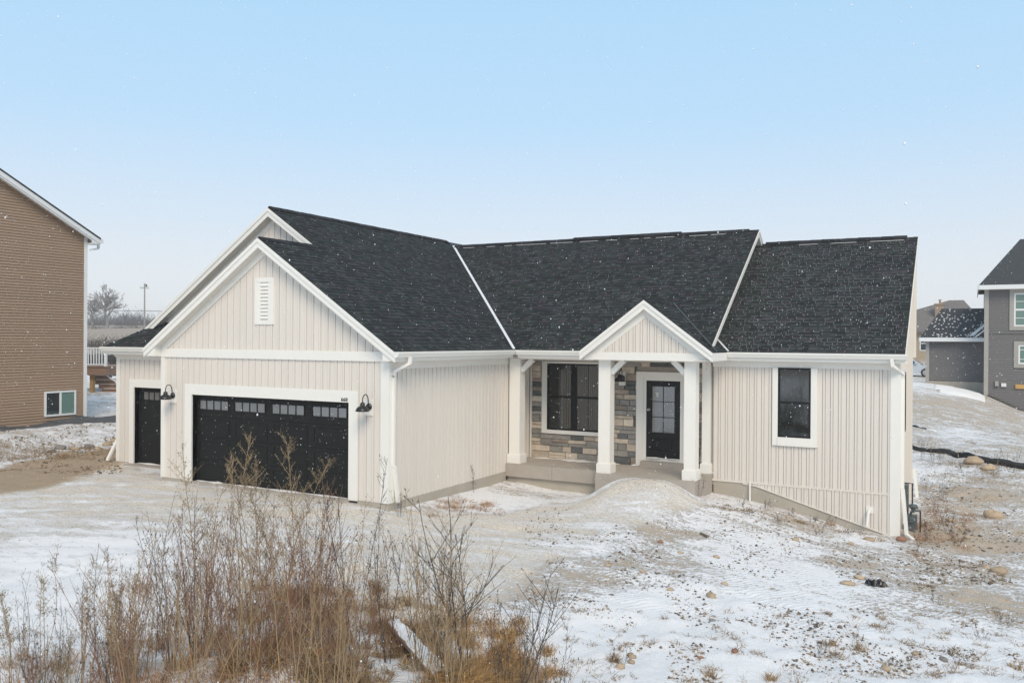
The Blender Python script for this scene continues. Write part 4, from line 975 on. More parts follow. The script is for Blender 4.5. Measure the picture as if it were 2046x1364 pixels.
part('rake_board', 'white_vinyl', bh, lambda b: (b.prism([(BX + .30, BY + .35, RZ - .185), (BX + .30, BY - BL / 2, RZ + BK * BL / 2 - .005), (BX + .30, BY - BL / 2, RZ + BK * BL / 2 - .16), (BX + .30, BY + .35, RZ - .34)], (-.03, 0, 0)), b.prism([(BX + .27, BY + .33, RZ - .30), (BX + .27, BY - BL / 2, RZ + BK * BL / 2 - .12), (BX + .27, BY - BL / 2, RZ + BK * BL / 2 - .22), (BX + .27, BY + .0, RZ - .22)], (-.02, 0, 0))))
part('rake_soffit', 'soffit', bh, lambda b: b.prism([(BX + .25, BY + .3, RZ - .27), (BX + .25, BY - BL / 2, RZ + BK * BL / 2 - .15), (BX + .25, BY - BL / 2, RZ + BK * BL / 2 - .17), (BX + .25, BY + .3, RZ - .29)], (-.3, 0, 0)))
part('eave_return', 'white_vinyl', bh, lambda b: (b.box(BX - .1, BX + .27, BY + .0, BY + .36, RZ - .37, RZ - .33), b.prism([(BX + .28, BY + .35, RZ - .335), (BX + .28, BY + .02, RZ - .335), (BX + .28, BY + .02, RZ - .18)], (-.02, 0, 0)), b.box(BX - 10, BX + .27, BY + .33, BY + .36, RZ - .34, RZ - .17)))
part('gutter', 'white_vinyl', bh, lambda b: b.box(BX - 10, BX + .30, BY + .36, BY + .47, RZ - .30, RZ - .17))
part('downspout', 'white_vinyl', bh, lambda b: (b.bar((BX + .1, BY + .42, RZ - .3), (BX + .1, BY + .40, RZ - .5), .07, .07, (0, 1, 0)), b.bar((BX + .1, BY + .40, RZ - .5), (BX + .1, BY + .06, RZ - .58), .07, .07)))
bwin = part('window', 'white_vinyl', bh, lambda b: (b.box(BX - .03, BX + .04, wy0, wy1, wz0, wz0 + .06), b.box(BX - .03, BX + .04, wy0, wy1, wz1 - .06, wz1), b.box(BX - .03, BX + .04, wy0, wy0 + .06, wz0 + .06, wz1 - .06), b.box(BX - .03, BX + .04, wy1 - .06, wy1, wz0 + .06, wz1 - .06), b.box(BX - .03, BX + .03, (wy0 + wy1) / 2 - .035, (wy0 + wy1) / 2 + .035, wz0 + .06, wz1 - .06)), label='white-framed slider window at ground level')
part('pane', 'glass', bwin, lambda b: b.box(BX - .03, BX + .005, wy0 + .06, (wy0 + wy1) / 2 - .035, wz0 + .06, wz1 - .06))
part('pane', 'glass_green', bwin, lambda b: b.box(BX - .03, BX + .012, (wy0 + wy1) / 2 + .035, wy1 - .06, wz0 + .06, wz1 - .06))
# dark gravel strip along its foot
b = MB(); pts_ = [(BX + .02, BY - BL), (BX + .02, BY + .1), (BX + 1.5, BY + 1.6), (BX + 2.6, BY + 1.5), (BX + 1.6, BY + .7), (BX + .6, BY - .6), (BX + .45, BY - BL)]
def ground_patch(name, poly, mat, lift, step_=.22, **kw):
    poly = np.array(poly, float); x0_, y0_ = poly.min(0); x1_, y1_ = poly.max(0)
    xs_ = np.arange(x0_, x1_ + step_, step_); ys_ = np.arange(y0_, y1_ + step_, step_); XX, YY = np.meshgrid(xs_, ys_)
    pp = np.stack([XX.ravel(), YY.ravel()], 1); dist_ = sdf(pp, poly) + .25 * fbm(pp[:, 0], pp[:, 1], .6, 3, 31)
    zz = H(XX, YY).ravel() + lift * (1 - sm(dist_, -.3, .15)) * (1 + fbm(pp[:, 0], pp[:, 1], .3, 2, 3)) - .05 * sm(dist_, .0, .2)
    id_ = np.arange(len(pp)).reshape(XX.shape); q_ = np.stack([id_[:-1, :-1].ravel(), id_[:-1, 1:].ravel(), id_[1:, 1:].ravel(), id_[1:, :-1].ravel()], 1)
    keep = (dist_[q_].min(1) < .2)
    o = np_mesh(name, np.stack([pp[:, 0], pp[:, 1], zz], 1), q_[keep], mat, smooth=True); return tag(o, kind='structure')
simple('dark_gravel', (.075, .078, .082), .9, .5, 4., .6, 14)
ground_patch('gravel_bed', pts_, 'dark_gravel', .12)

# deck behind the brown house
def deck():
    dk = empty('deck', (-19.6, 12.9, 1.0), 'brown raised deck with white railing and stairs behind the brown house', 'deck')
    d0 = 40.0
    pt = lambda u, v, d=d0: at_depth(u, v, d)
    zf, zt = pt(190, 731)[2], pt(190, 694)[2]; pL, pR = pt(140, 731), pt(211, 731); zg = pt(200, 787)[2]
    ex = (pR - pL); ex[2] = 0; Lx = np.linalg.norm(ex); ex /= Lx; ey = np.array((-ex[1], ex[0], 0)); 
    W = lambda a_, b_, z_: tuple(pL * (1, 1, 0) + ex * a_ + ey * b_ + np.array((0, 0, z_)))
    def slab_(b, a0, a1, b0, b1, z0, z1): b.prism([W(a0, b0, z0), W(a1, b0, z0), W(a1, b1, z0), W(a0, b1, z0)], (0, 0, z1 - z0))
    part('rim_board', 'deck_wood', dk, lambda b: slab_(b, 0, Lx + .05, 0, .05, zf - .42, zf - .05))
    part('rim_board', 'deck_wood', dk, lambda b: slab_(b, Lx, Lx + .05, .05, 3.2, zf - .42, zf - .05))
    for i in range(10): part('deck_board', 'deck_wood', dk, lambda b: slab_(b, -.02, Lx + .1, -.05 + i * .32, .26 + i * .32, zf - .05, zf - .015))
    part('top_rail', 'white_vinyl', dk, lambda b: slab_(b, 0, Lx + .02, -.02, .06, zt - .06, zt)); part('bottom_rail', 'white_vinyl', dk, lambda b: slab_(b, 0, Lx, 0, .05, zf + .05, zf + .10))
    n_ = 13
    for i in range(n_): part('baluster', 'white_vinyl', dk, lambda b: slab_(b, Lx * (i + .4) / n_, Lx * (i + .4) / n_ + .045, .0, .04, zf + .1, zt - .06))
    for q in (Lx - .06, Lx * .35): part('rail_post', 'white_vinyl', dk, lambda b: slab_(b, q, q + .1, -.03, .09, zf - .05, zt + .06))
    for q in (Lx * .48, ): part('deck_post', 'post_wood', dk, lambda b: slab_(b, q, q + .17, .25, .42, zg - .5, zf - .42))
    part('deck_post', 'post_wood', dk, lambda b: slab_(b, Lx * .9, Lx * .9 + .16, 2.7, 2.86, zg - .5, zf - .42))
    ns = 6; rise = (zf - .05 - zg) / ns
    for i in range(ns):
        a0 = Lx - .78 + i * .17; zz = zf - .05 - (i + 1) * rise
        part('stair_tread', 'deck_wood', dk, lambda b: (slab_(b, a0 - .35, a0 + .62, .6 - i * .0, 1.9, zz - .03, zz), slab_(b, a0 - .35, a0 + .60, .62, .66, zz - rise, zz - .03)))
        part('tread_snow', 'snow', dk, lambda b: slab_(b, a0 - .30, a0 + .60, .61, .80, zz, zz + .03))
    part('stair_rail', 'white_vinyl', dk, lambda b: (b.bar(W(Lx + .02, .4, zt - .03), W(Lx + .75, .4, zt - .75), .06, .06), b.bar(W(Lx - .4, .4, zf - .3), W(Lx + .75, .4, zt - 1.9), .05, .05), slab_(b, Lx + .70, Lx + .79, .35, .44, zg - .1, zt - .7)))
deck()

# ---------------------------------------------------------------- grey house behind, right
GY = 35.4
gh = empty('house', (12, GY, .8), 'grey lap-sided two-storey house with attached low wing and dark roofs', 'house')
def laps(name, x0, x1, y, zlo, z1, parent, holes=(), ch=.115):
    b = MB(); zc = z1
    n_ = int((z1 - zlo(x1)) / ch) + 1
    for i in range(n_):
        za, zb = z1 - (i + 1) * ch, z1 - i * ch
        segs = [(x0, x1)]
        for h0, h1, q0, q1 in holes:
            if zb > q0 and za < q1: segs = [s for a_, c_ in segs for s in ((a_, min(c_, h0)), (max(a_, h1), c_)) if s[1] - s[0] > .02]
        for a_, c_ in segs:
            # stop at the sloping foot
            if za < zlo(a_): a_ = a_ + (zlo(a_) - za) / max(1e-6, (zlo(a_) - zlo(a_ + 1)))
            if c_ - a_ > .03: b.prism([(a_, y, za), (a_, y - .03, za), (a_, y - .03, za + .012), (a_, y - .004, zb), (a_, y, zb)], (c_ - a_, 0, 0))
    return tag(b.build(name, 'grey_siding', parent), kind='stuff')
zfoot = lambda x: .95 - (x - 11.45) * .50
w = part('wall', 'grey_siding', gh, lambda b: b.prism([(11.45, GY, .9), (11.45, GY, 6.3), (19, GY, 6.3), (19, GY, -2.8)], (0, 8, 0)))
win = [(12.72, 14.0, 4.35, 6.02), (12.92, 14.1, 2.45, 3.4)]
laps('lap_siding', 11.6, 19, GY, zfoot, 6.3, w, [(a_ - .2, b_ + .2, c_ - .2, d_ + .2) for a_, b_, c_, d_ in win])
part('corner_board', 'grey_trim', gh, lambda b: b.box(11.40, 11.60, GY - .06, GY, .82, 6.32))
part('band', 'grey_siding', gh, lambda b: b.box(11.6, 19, GY - .06, GY - .03, 3.98, 4.10))
part('foundation', 'foundation', gh, lambda b: b.prism([(11.42, GY - .05, .85), (11.42, GY - .05, .55), (19, GY - .05, -3.6), (19, GY - .05, -2.75)], (0, .3, 0)))
for a_, b_, c_, d_ in win:
    wd = part('window', 'grey_trim', gh, lambda b: (b.box(a_ - .2, b_ + .2, GY - .07, GY, c_ - .2, c_), b.box(a_ - .2, b_ + .2, GY - .07, GY, d_, d_ + .2), b.box(a_ - .2, a_, GY - .07, GY, c_, d_), b.box(b_, b_ + .2, GY - .07, GY, c_, d_)))
    part('pane', 'glass_green', wd, lambda b: b.box(a_, b_, GY - .03, GY, c_, d_))
    zm = (c_ + d_) / 2
    part('frame', 'white_vinyl', wd, lambda b: (b.box(a_, a_ + .07, GY - .06, GY - .03, c_, d_), b.box(b_ - .07, b_, GY - .06, GY - .03, c_, d_), b.box(a_, b_, GY - .059, GY - .03, c_, c_ + .07), b.box(a_, b_, GY - .059, GY - .03, d_ - .07, d_), *([b.box(a_, b_, GY - .058, GY - .03, zm - .05, zm + .05)] if d_ - c_ > 1.2 else []), b.box((a_ + b_) / 2 - .02, (a_ + b_) / 2 + .02, GY - .05, GY - .03, c_, d_), *[b.box(a_, b_, GY - .048, GY - .03, q - .015, q + .015) for q in ((c_ + zm) / 2, (d_ + zm) / 2)]))
part('utility_box', 'grey_trim', gh, lambda b: b.box(11.9, 12.06, GY - .15, GY - .03, 1.30, 1.56)); part('utility_box', 'white_vinyl', gh, lambda b: b.box(12.18, 12.40, GY - .12, GY - .03, 1.28, 1.46))
part('board', 'lumber', gh, lambda b: b.box(12.8, 15, GY - .1, GY - .03, 1.2, 1.42), label='raw yellow lumber nailed to the wall')
rf = part('roof', 'far_roof', gh, lambda b: (b.add([(11.15, GY - .45, 6.45), (19.5, GY - .45, 6.45), (19.5, GY + 3.4, 9.1), (13.1, GY + 3.4, 9.1), (11.15, GY + 8.4, 6.45), (19.5, GY + 8.4, 6.45)], [(0, 1, 2, 3), (4, 0, 3), (4, 3, 2, 5)]), b.box(11.15, 19.5, GY - .45, GY + 8.4, 6.40, 6.448)))
part('fascia', 'white_vinyl', gh, lambda b: (b.box(11.13, 19.5, GY - .50, GY - .46, 6.22, 6.44), b.box(11.13, 19.5, GY - .46, GY + .0, 6.22, 6.26), b.box(11.10, 11.14, GY - .5, GY + 8.4, 6.22, 6.44)))
# low wing
GY2 = 37.2
w = part('wall', 'grey_siding', gh, lambda b: b.box(8.68, 11.44, GY2, GY2 + 7, .6, 3.66))
laps('lap_siding', 8.80, 11.44, GY2, lambda x: 1.38, 3.66, w)
part('corner_board', 'grey_trim', gh, lambda b: b.box(8.62, 8.80, GY2 - .05, GY2, 1.2, 3.66))
part('foundation', 'foundation', gh, lambda b: b.box(8.66, 11.44, GY2 - .03, GY2 + .1, .5, 1.4))
rf2 = part('roof', 'far_roof', gh, lambda b: (b.add([(8.35, GY2 - .4, 3.78), (11.44, GY2 - .4, 3.78), (11.44, GY2 + 2.2, 5.42), (9.33, GY2 + 2.2, 5.42), (8.35, GY2 + 4.8, 3.78), (11.44, GY2 + 4.8, 3.78)], [(0, 1, 2, 3), (4, 0, 3), (4, 3, 2, 5)]), b.box(8.35, 11.44, GY2 - .4, GY2 + 4.8, 3.70, 3.775)))
part('fascia', 'white_vinyl', gh, lambda b: (b.box(8.33, 11.42, GY2 - .45, GY2 - .41, 3.56, 3.77), b.box(8.30, 8.34, GY2 - .45, GY2 + 4.8, 3.56, 3.77)))
b = MB(); rr = random.Random(5)
for j in range(16):
    for i in range(26):
        if rr.random() < .22 + .02 * (8 - j):
            tt = (j + rr.random() * .5) / 16; xa = 8.4 + tt * .95 + (3.04 - tt * .95) * (i + rr.random()) / 26; yy = GY2 - .4 + tt * 2.6; zz = 3.78 + tt * 1.64; ln = rr.uniform(.04, .10)
            if xa + ln < 11.4: b.prism([(xa, yy - .01, zz + .006), (xa + ln, yy - .01, zz + .006), (xa + ln, yy + .03, zz + .031), (xa, yy + .03, zz + .031)], (0, 0, .012))
b.prism([(10.7, GY2 - .3, 3.87), (10.95, GY2 - .3, 3.87), (11.42, GY2 + .75, 4.53), (11.42, GY2 + .45, 4.34)], (0, 0, .02))
tag(b.build('snow_dusting', 'snow', rf2), kind='stuff')
part('dormer_rake', 'white_vinyl', gh, lambda b: b.prism([(10.95, GY2 - .42, 3.80), (11.43, GY2 - .42, 4.22), (11.43, GY2 - .42, 4.12), (11.05, GY2 - .42, 3.79)], (0, .06, 0)))
ground_patch('snow_patch', [(9.9, 33.2), (11.4, 33.0), (11.44, 35.3), (11.4, 37.1), (9.3, 37.1), (9.2, 35.0)], 'snow', .06, .25)

# tan house farther back
TY = 85.
th = empty('house', (5, TY, 1.8), 'tan house with brown roof and brick chimney far behind the grey house', 'house')
part('wall', 'tan_siding', th, lambda b: b.box(-1, 12, TY, TY + 9, 1.0, 4.75))
twn = part('window', 'white_vinyl', th, lambda b: b.box(5.95, 6.75, TY - .06, TY, 2.6, 4.2)); part('pane', 'glass', twn, lambda b: b.box(6.08, 6.62, TY - .08, TY - .06, 2.72, 4.08)); part('rail', 'white_vinyl', twn, lambda b: b.box(6.08, 6.62, TY - .09, TY - .08, 3.36, 3.44))
part('roof', 'tan_roof', th, lambda b: b.add([(-1.6, TY - .6, 4.7), (12.6, TY - .6, 4.7), (10, TY + 4.5, 8.1), (8.6, TY + 4.5, 8.1), (-1.6, TY + 9.6, 4.7), (12.6, TY + 9.6, 4.7)], [(0, 1, 2, 3), (1, 5, 2), (5, 4, 3, 2), (4, 0, 3)]).box(-1.6, 12.6, TY - .6, TY + 9.6, 4.45, 4.695))
part('chimney', 'brick_tan', th, lambda b: (b.box(7.35, 8.15, TY + 1.5, TY + 2.3, 4.6, 7.5), b.box(7.25, 8.25, TY + 1.4, TY + 2.4, 7.5, 7.65), b.lathe((7.8, TY + 1.9, 7.65), [(.1, 0), (.1, .35), (.16, .36), (.16, .42)], 10)))

# parked car
def car(cx, cy, cz):
    cr = empty('car', (cx, cy, cz), 'pale silver sedan parked beside the low wing of the grey house', 'car')
    lower = [(-2.2, .35), (-2.25, .6), (-2.1, .85), (-1.55, .95), (.9, .92), (1.75, .80), (2.15, .68), (2.25, .45), (2.2, .28), (-2.1, .25)]
    cab = [(-1.65, .93), (-1.15, 1.32), (-.6, 1.44), (.2, 1.43), (.55, 1.30), (1.15, .91)]
    def fn(b):
        for sy, e_ in ((-1, 1),):
            b.prism([(cx + x, cy - .84, cz + z_) for x, z_ in lower], (0, 1.68, 0))
            b.prism([(cx + x, cy - .88, cz + z_ * .9 + .06) for x, z_ in lower[:-1]], (0, 1.76, 0)) if False else None
        vs = [(cx + x, cy - .80 + (.2 * max(0, (z_ - .93) / .5)), cz + z_) for x, z_ in cab]; vs2 = [(cx + x, cy + .80 - (.2 * max(0, (z_ - .93) / .5)), cz + z_) for x, z_ in cab]
        n_ = len(cab); b.add(vs + vs2, [tuple(range(n_))[::-1], tuple(range(n_, 2 * n_))] + [(i, i + 1, i + 1 + n_, i + n_) for i in range(n_ - 1)])
    part('body', 'car_paint', cr, fn)
    part('side_window', 'glass', cr, lambda b: (b.prism([(cx - 1.4, cy - .79, cz + .98), (cx - 1.05, cy - .66, cz + 1.28), (cx - .35, cy - .63, cz + 1.37), (cx - .3, cy - .79, cz + .98)], (0, -.01, 0)),))
    part('side_window', 'glass', cr, lambda b: (b.prism([(cx - .22, cy - .79, cz + .98), (cx - .27, cy - .63, cz + 1.37), (cx + .2, cy - .64, cz + 1.36), (cx + .48, cy - .68, cz + 1.25), (cx + .85, cy - .79, cz + .97)], (0, -.01, 0)),))
    part('windscreen', 'glass_grey', cr, lambda b: b.add([(cx + .60, cy - .62, cz + 1.30), (cx + 1.17, cy - .74, cz + .935), (cx + 1.17, cy + .74, cz + .935), (cx + .60, cy + .62, cz + 1.30)], [(0, 1, 2, 3)]).add([(cx + .58, cy - .6, cz + 1.29), (cx + 1.15, cy - .7, cz + .92), (cx + 1.15, cy + .7, cz + .92), (cx + .58, cy + .6, cz + 1.29)], [(0, 1, 2, 3)]))
    for wx in (-1.35, 1.38):
        for wy in (-.80, .80):
            wl_ = part('wheel', 'tyre', cr, lambda b: b.lathe((cx + wx, cy + wy, cz + .32), [(.2, -.1), (.31, -.1), (.33, -.06), (.33, .06), (.31, .1), (.2, .1)], 18, 'y'))
            part('rim', 'rim', wl_, lambda b: b.lathe((cx + wx, cy + wy, cz + .32), [(.02, -.11), (.2, -.105), (.2, .105), (.02, .11)], 14, 'y'))
    for wy in (-.62, .62): part('headlight', 'pvc', cr, lambda b: b.box(cx + 2.1, cx + 2.22, cy + wy - .16, cy + wy + .16, cz + .58, cz + .70))
    part('wing_mirror', 'car_paint', cr, lambda b: b.box(cx + .62, cx + .76, cy - .98, cy - .80, cz + .95, cz + 1.08))
cpt = at_depth(1836, 748, 75 * .985)
CXY = (6.35, 58.5)
car(CXY[0], CXY[1], float(H(*CXY)) - .02)

# ---------------------------------------------------------------- silt fences
def silt_fence(pts, h_, label, thick=.02, n_sub=40):
    P_ = np.array(pts); f_ = empty('silt_fence', (P_[0][0], P_[0][1], float(H(P_[0][0], P_[0][1]))), label, 'fence')
    tt = np.linspace(0, len(P_) - 1, n_sub); xs_ = np.interp(tt, range(len(P_)), P_[:, 0]); ys_ = np.interp(tt, range(len(P_)), P_[:, 1])
    zs_ = H(xs_, ys_); rr = np.random.RandomState(3); lean = .1 * np.sin(tt * 3.1) + .04 * rr.randn(n_sub); hh = h_ * (1 - .15 * np.sin(tt * .9) + .03 * rr.randn(n_sub))
    b = MB()
    vs = []
    for i in range(n_sub):
        vs += [(xs_[i], ys_[i], zs_[i] - .1), (xs_[i] + lean[i] * .5, ys_[i] - .06, zs_[i] + hh[i] * .55), (xs_[i] + lean[i], ys_[i] + .02, zs_[i] + hh[i]), (xs_[i] + lean[i], ys_[i] + .02 + thick, zs_[i] + hh[i]), (xs_[i] + lean[i] * .5, ys_[i] - .06 + thick, zs_[i] + hh[i] * .55), (xs_[i], ys_[i] + thick, zs_[i] - .1)]
    fs = [(6 * i + k, 6 * i + 6 + k, 6 * i + 6 + (k + 1) % 6, 6 * i + (k + 1) % 6) for i in range(n_sub - 1) for k in range(6)]
    b.add(vs, fs); b.build('cloth', 'silt_cloth', f_)
    for i in range(2, n_sub, max(3, n_sub // 6)): part('stake', 'stake', f_, lambda b: b.bar((xs_[i], ys_[i] - .1, zs_[i] - .15), (xs_[i] + lean[i], ys_[i] - .06, zs_[i] + h_ * 1.03), .03, .03, (0, 1, 0)))
sp = [gp(u, v)[:2] for u, v in ((1790, 885), (1826, 897), (1870, 902), (1905, 912), (1960, 925), (2010, 934), (2060, 940), (2120, 950), (2260, 968), (2450, 985))]
silt_fence([tuple(p) for p in sp], .17, 'sagging black silt fence across the bare lot beside the house')
s2 = at_depth(212, 737, 62)[:2]; s3 = at_depth(262, 739, 62)[:2]; s1 = at_depth(150, 738, 62)[:2]
silt_fence([tuple(s1), tuple(s2), tuple(s3)], .85, 'black silt fence behind the deck of the brown house', n_sub=16)
lp = gp(1858, 858); silt_fence([(lp[0] - 1.6, lp[1] + .6), (lp[0] - .4, lp[1]), (lp[0] - .1, lp[1] - .1)], .07, 'short fallen strip of black cloth on the slope above the silt fence', n_sub=10)

# ---------------------------------------------------------------- far land: trees, poles, wire
def bare_tree(name, base, height, spread, seed, label, group=None, depth=6):
    r_ = random.Random(seed); base = np.array(base, float)
    t_ = empty(name, base, label, 'tree', group)
    trunk, crown = MB(), MB()
    W_ = height * .40 * spread; top = np.array((0, 0, height))
    def limb(p, q, r0, r1, mb, n_=4, wob=.06):
        L = np.linalg.norm(q - p); pts = [p + (q - p) * k / n_ + (0 if k in (0, n_) else 1) * np.array([r_.gauss(0, wob), r_.gauss(0, wob), r_.gauss(.02, wob)]) * L for k in range(n_ + 1)]
        mb.twig(pts, [max(.03, r0 + (r1 - r0) * k / n_) for k in range(n_ + 1)], 5 if r0 > .08 else 3); return pts
    fork = base + (0, 0, height * .26); limb(base - (0, 0, .4), fork, height * .032, height * .026, trunk, 3, .01)
    lead = limb(fork, base + (r_.gauss(0, .3), r_.gauss(0, .3), height * .8), height * .022, .05, trunk, 6, .03)
    for i in range(int(6 + depth * 2)):
        an = 2.4 * i + r_.uniform(-.4, .4); f_ = r_.random(); el = r_.uniform(-.35, 1.3); rr = r_.uniform(.75, 1.)
        tgt = base + np.array([math.cos(an) * math.cos(el) * W_ * rr, math.sin(an) * math.cos(el) * W_ * rr, height * .60 + math.sin(el) * height * .38 * rr])
        st = lead[r_.choice([0, 0, 1, 2, 3])]; pts = limb(np.array(st), tgt, height * .013, .045, trunk, 5, .05)
        for j in range(7):
            p = np.array(pts[r_.choice([1, 2, 3, 4, 5])]); dv = (p - (base + (0, 0, height * .45))); dv = dv / (np.linalg.norm(dv) + 1e-6) + np.array([r_.gauss(0, .55), r_.gauss(0, .55), r_.gauss(.15, .45)]); dv /= np.linalg.norm(dv)
            q2 = limb(p, p + dv * height * r_.uniform(.08, .17), .05, .03, crown, 3, .08)
            for k in range(7):
                p3 = np.array(q2[r_.choice([1, 2, 3])]); d3 = dv + np.array([r_.gauss(0, .7), r_.gauss(0, .7), r_.gauss(.1, .6)]); d3 /= np.linalg.norm(d3); limb(p3, p3 + d3 * height * r_.uniform(.04, .09), .03, .03, crown, 2, .1)
    trunk.build('trunk', 'bark', t_); crown.build('crown', 'bark', t_); return t_
def far_pt(u, d):
    g_ = at_depth(u, 670, d); return (g_[0], g_[1], float(H(g_[0], g_[1])))
bare_tree('bare_tree', far_pt(214, 200), 9.6, .98, 3, 'large rounded bare tree standing in the far field, nearest the utility pole', depth=7)
bare_tree('bare_tree', far_pt(184, 206), 7.6, .62, 8, 'smaller bare tree beside the large rounded tree in the far field', depth=5)
# utility pole and wire
pp = far_pt(288.5, 105); ptop = C[2] + (674 - 566) / FPX * 105
pol = empty('utility_pole', pp, 'slender utility pole with a crossarm in the far field', 'pole')
part('pole', 'pole_wood', pol, lambda b: b.tube([(pp[0], pp[1], pp[2] - .5), (pp[0], pp[1], ptop)], [.11, .07], 10))
part('crossarm', 'pole_wood', pol, lambda b: b.bar((pp[0] - .62 * R[0] * .9, pp[1] - .62 * R[1] * .9, ptop - .6), (pp[0] + .5 * R[0], pp[1] + .5 * R[1], ptop - .6), .09, .08))
for q in (-.55, -.2, .42): part('insulator', 'pvc', pol, lambda b: b.lathe((pp[0] + q * R[0], pp[1] + q * R[1], ptop - .54), [(.05, 0), (.08, .08), (.05, .16), (.07, .24), (.02, .3)], 8))
part('transformer', 'meter_grey', pol, lambda b: b.lathe((pp[0] + .2 * R[0], pp[1] + .2 * R[1], ptop - .45), [(.08, 0), (.1, .02), (.1, .3), (.03, .36)], 10))
wz = C[2] + (674 - 621) / FPX * 105
b = MB()
for k, (za, zb) in enumerate(((0, 0),)):
    pts = []
    for i in range(-14, 13):
        s_ = i * 3.0; sag = .0011 * s_ * s_ * (1 if s_ < 0 else -.6); pts.append((pp[0] + R[0] * s_, pp[1] + R[1] * s_, wz + (.0 if s_ < 0 else -.02 * s_) + sag * .3))
    b.tube(pts, .03, 5)
tag(b.build('overhead_wire', 'wire', None, base=(pp[0], pp[1], wz)), 'dark overhead wire carried by the utility pole', 'wire')
# distant treeline and brush: one mass
rs = np.random.RandomState(4)
def twig_mass(name, centres, sizes, n_each, ln, wd, mat, **kw):
    Vs, Fs = [], []; o_ = 0
    for (cx_, cy_, cz_), (sx_, sy_, sz_) in zip(centres, sizes):
        n_ = n_each; q = rs.randn(n_, 3) * .42; q[:, 2] = np.abs(q[:, 2])
        p = np.array((cx_, cy_, cz_)) + q * (sx_, sy_, sz_); d = rs.randn(n_, 3) * (.5, .5, .6) + (0, 0, .7); d /= np.linalg.norm(d, axis=1)[:, None]; d *= ln * rs.uniform(.5, 1.3, (n_, 1))
        w_ = np.cross(d, rs.randn(n_, 3)); w_ /= np.linalg.norm(w_, axis=1)[:, None]; w_ *= wd
        Vs.append(np.stack([p - w_, p + w_, p + d], 1).reshape(-1, 3)); Fs.append(np.arange(n_ * 3).reshape(-1, 3) + o_); o_ += n_ * 3
    return tag(np_mesh(name, np.concatenate(Vs), np.concatenate(Fs), mat), **kw)
cs, ss = [], []
for i in range(95):
    d = rs.uniform(270, 330); u = rs.uniform(-260, 560); g_ = far_pt(u, d); hgt = rs.uniform(2.2, 4.6) * (1.3 if rs.rand() < .15 else 1); cs.append(g_); ss.append((5, 5, hgt))
for i in range(60):
    d = rs.uniform(240, 320); u = rs.uniform(1600, 2500); g_ = far_pt(u, d); cs.append(g_); ss.append((5, 5, rs.uniform(2, 4)))
twig_mass('far_treeline', cs, ss, 260, 1.5, .09, 'far_wood', kind='stuff')
cs, ss = [], []
for u, v, d in [(180, 690, 95), (200, 688, 92), (226, 690, 96), (245, 690, 99), (262, 688, 90), (222, 722, 63), (232, 720, 63), (216, 726, 63), (205, 700, 88), (190, 668, 170), (240, 662, 190), (268, 664, 180), (300, 664, 180)]:
    g_ = far_pt(u, d); cs.append(g_); ss.append((2.4, 2.4, 1.1))
twig_mass('far_brush', cs, ss, 260, .5, .025, 'stalk_dark', kind='stuff')

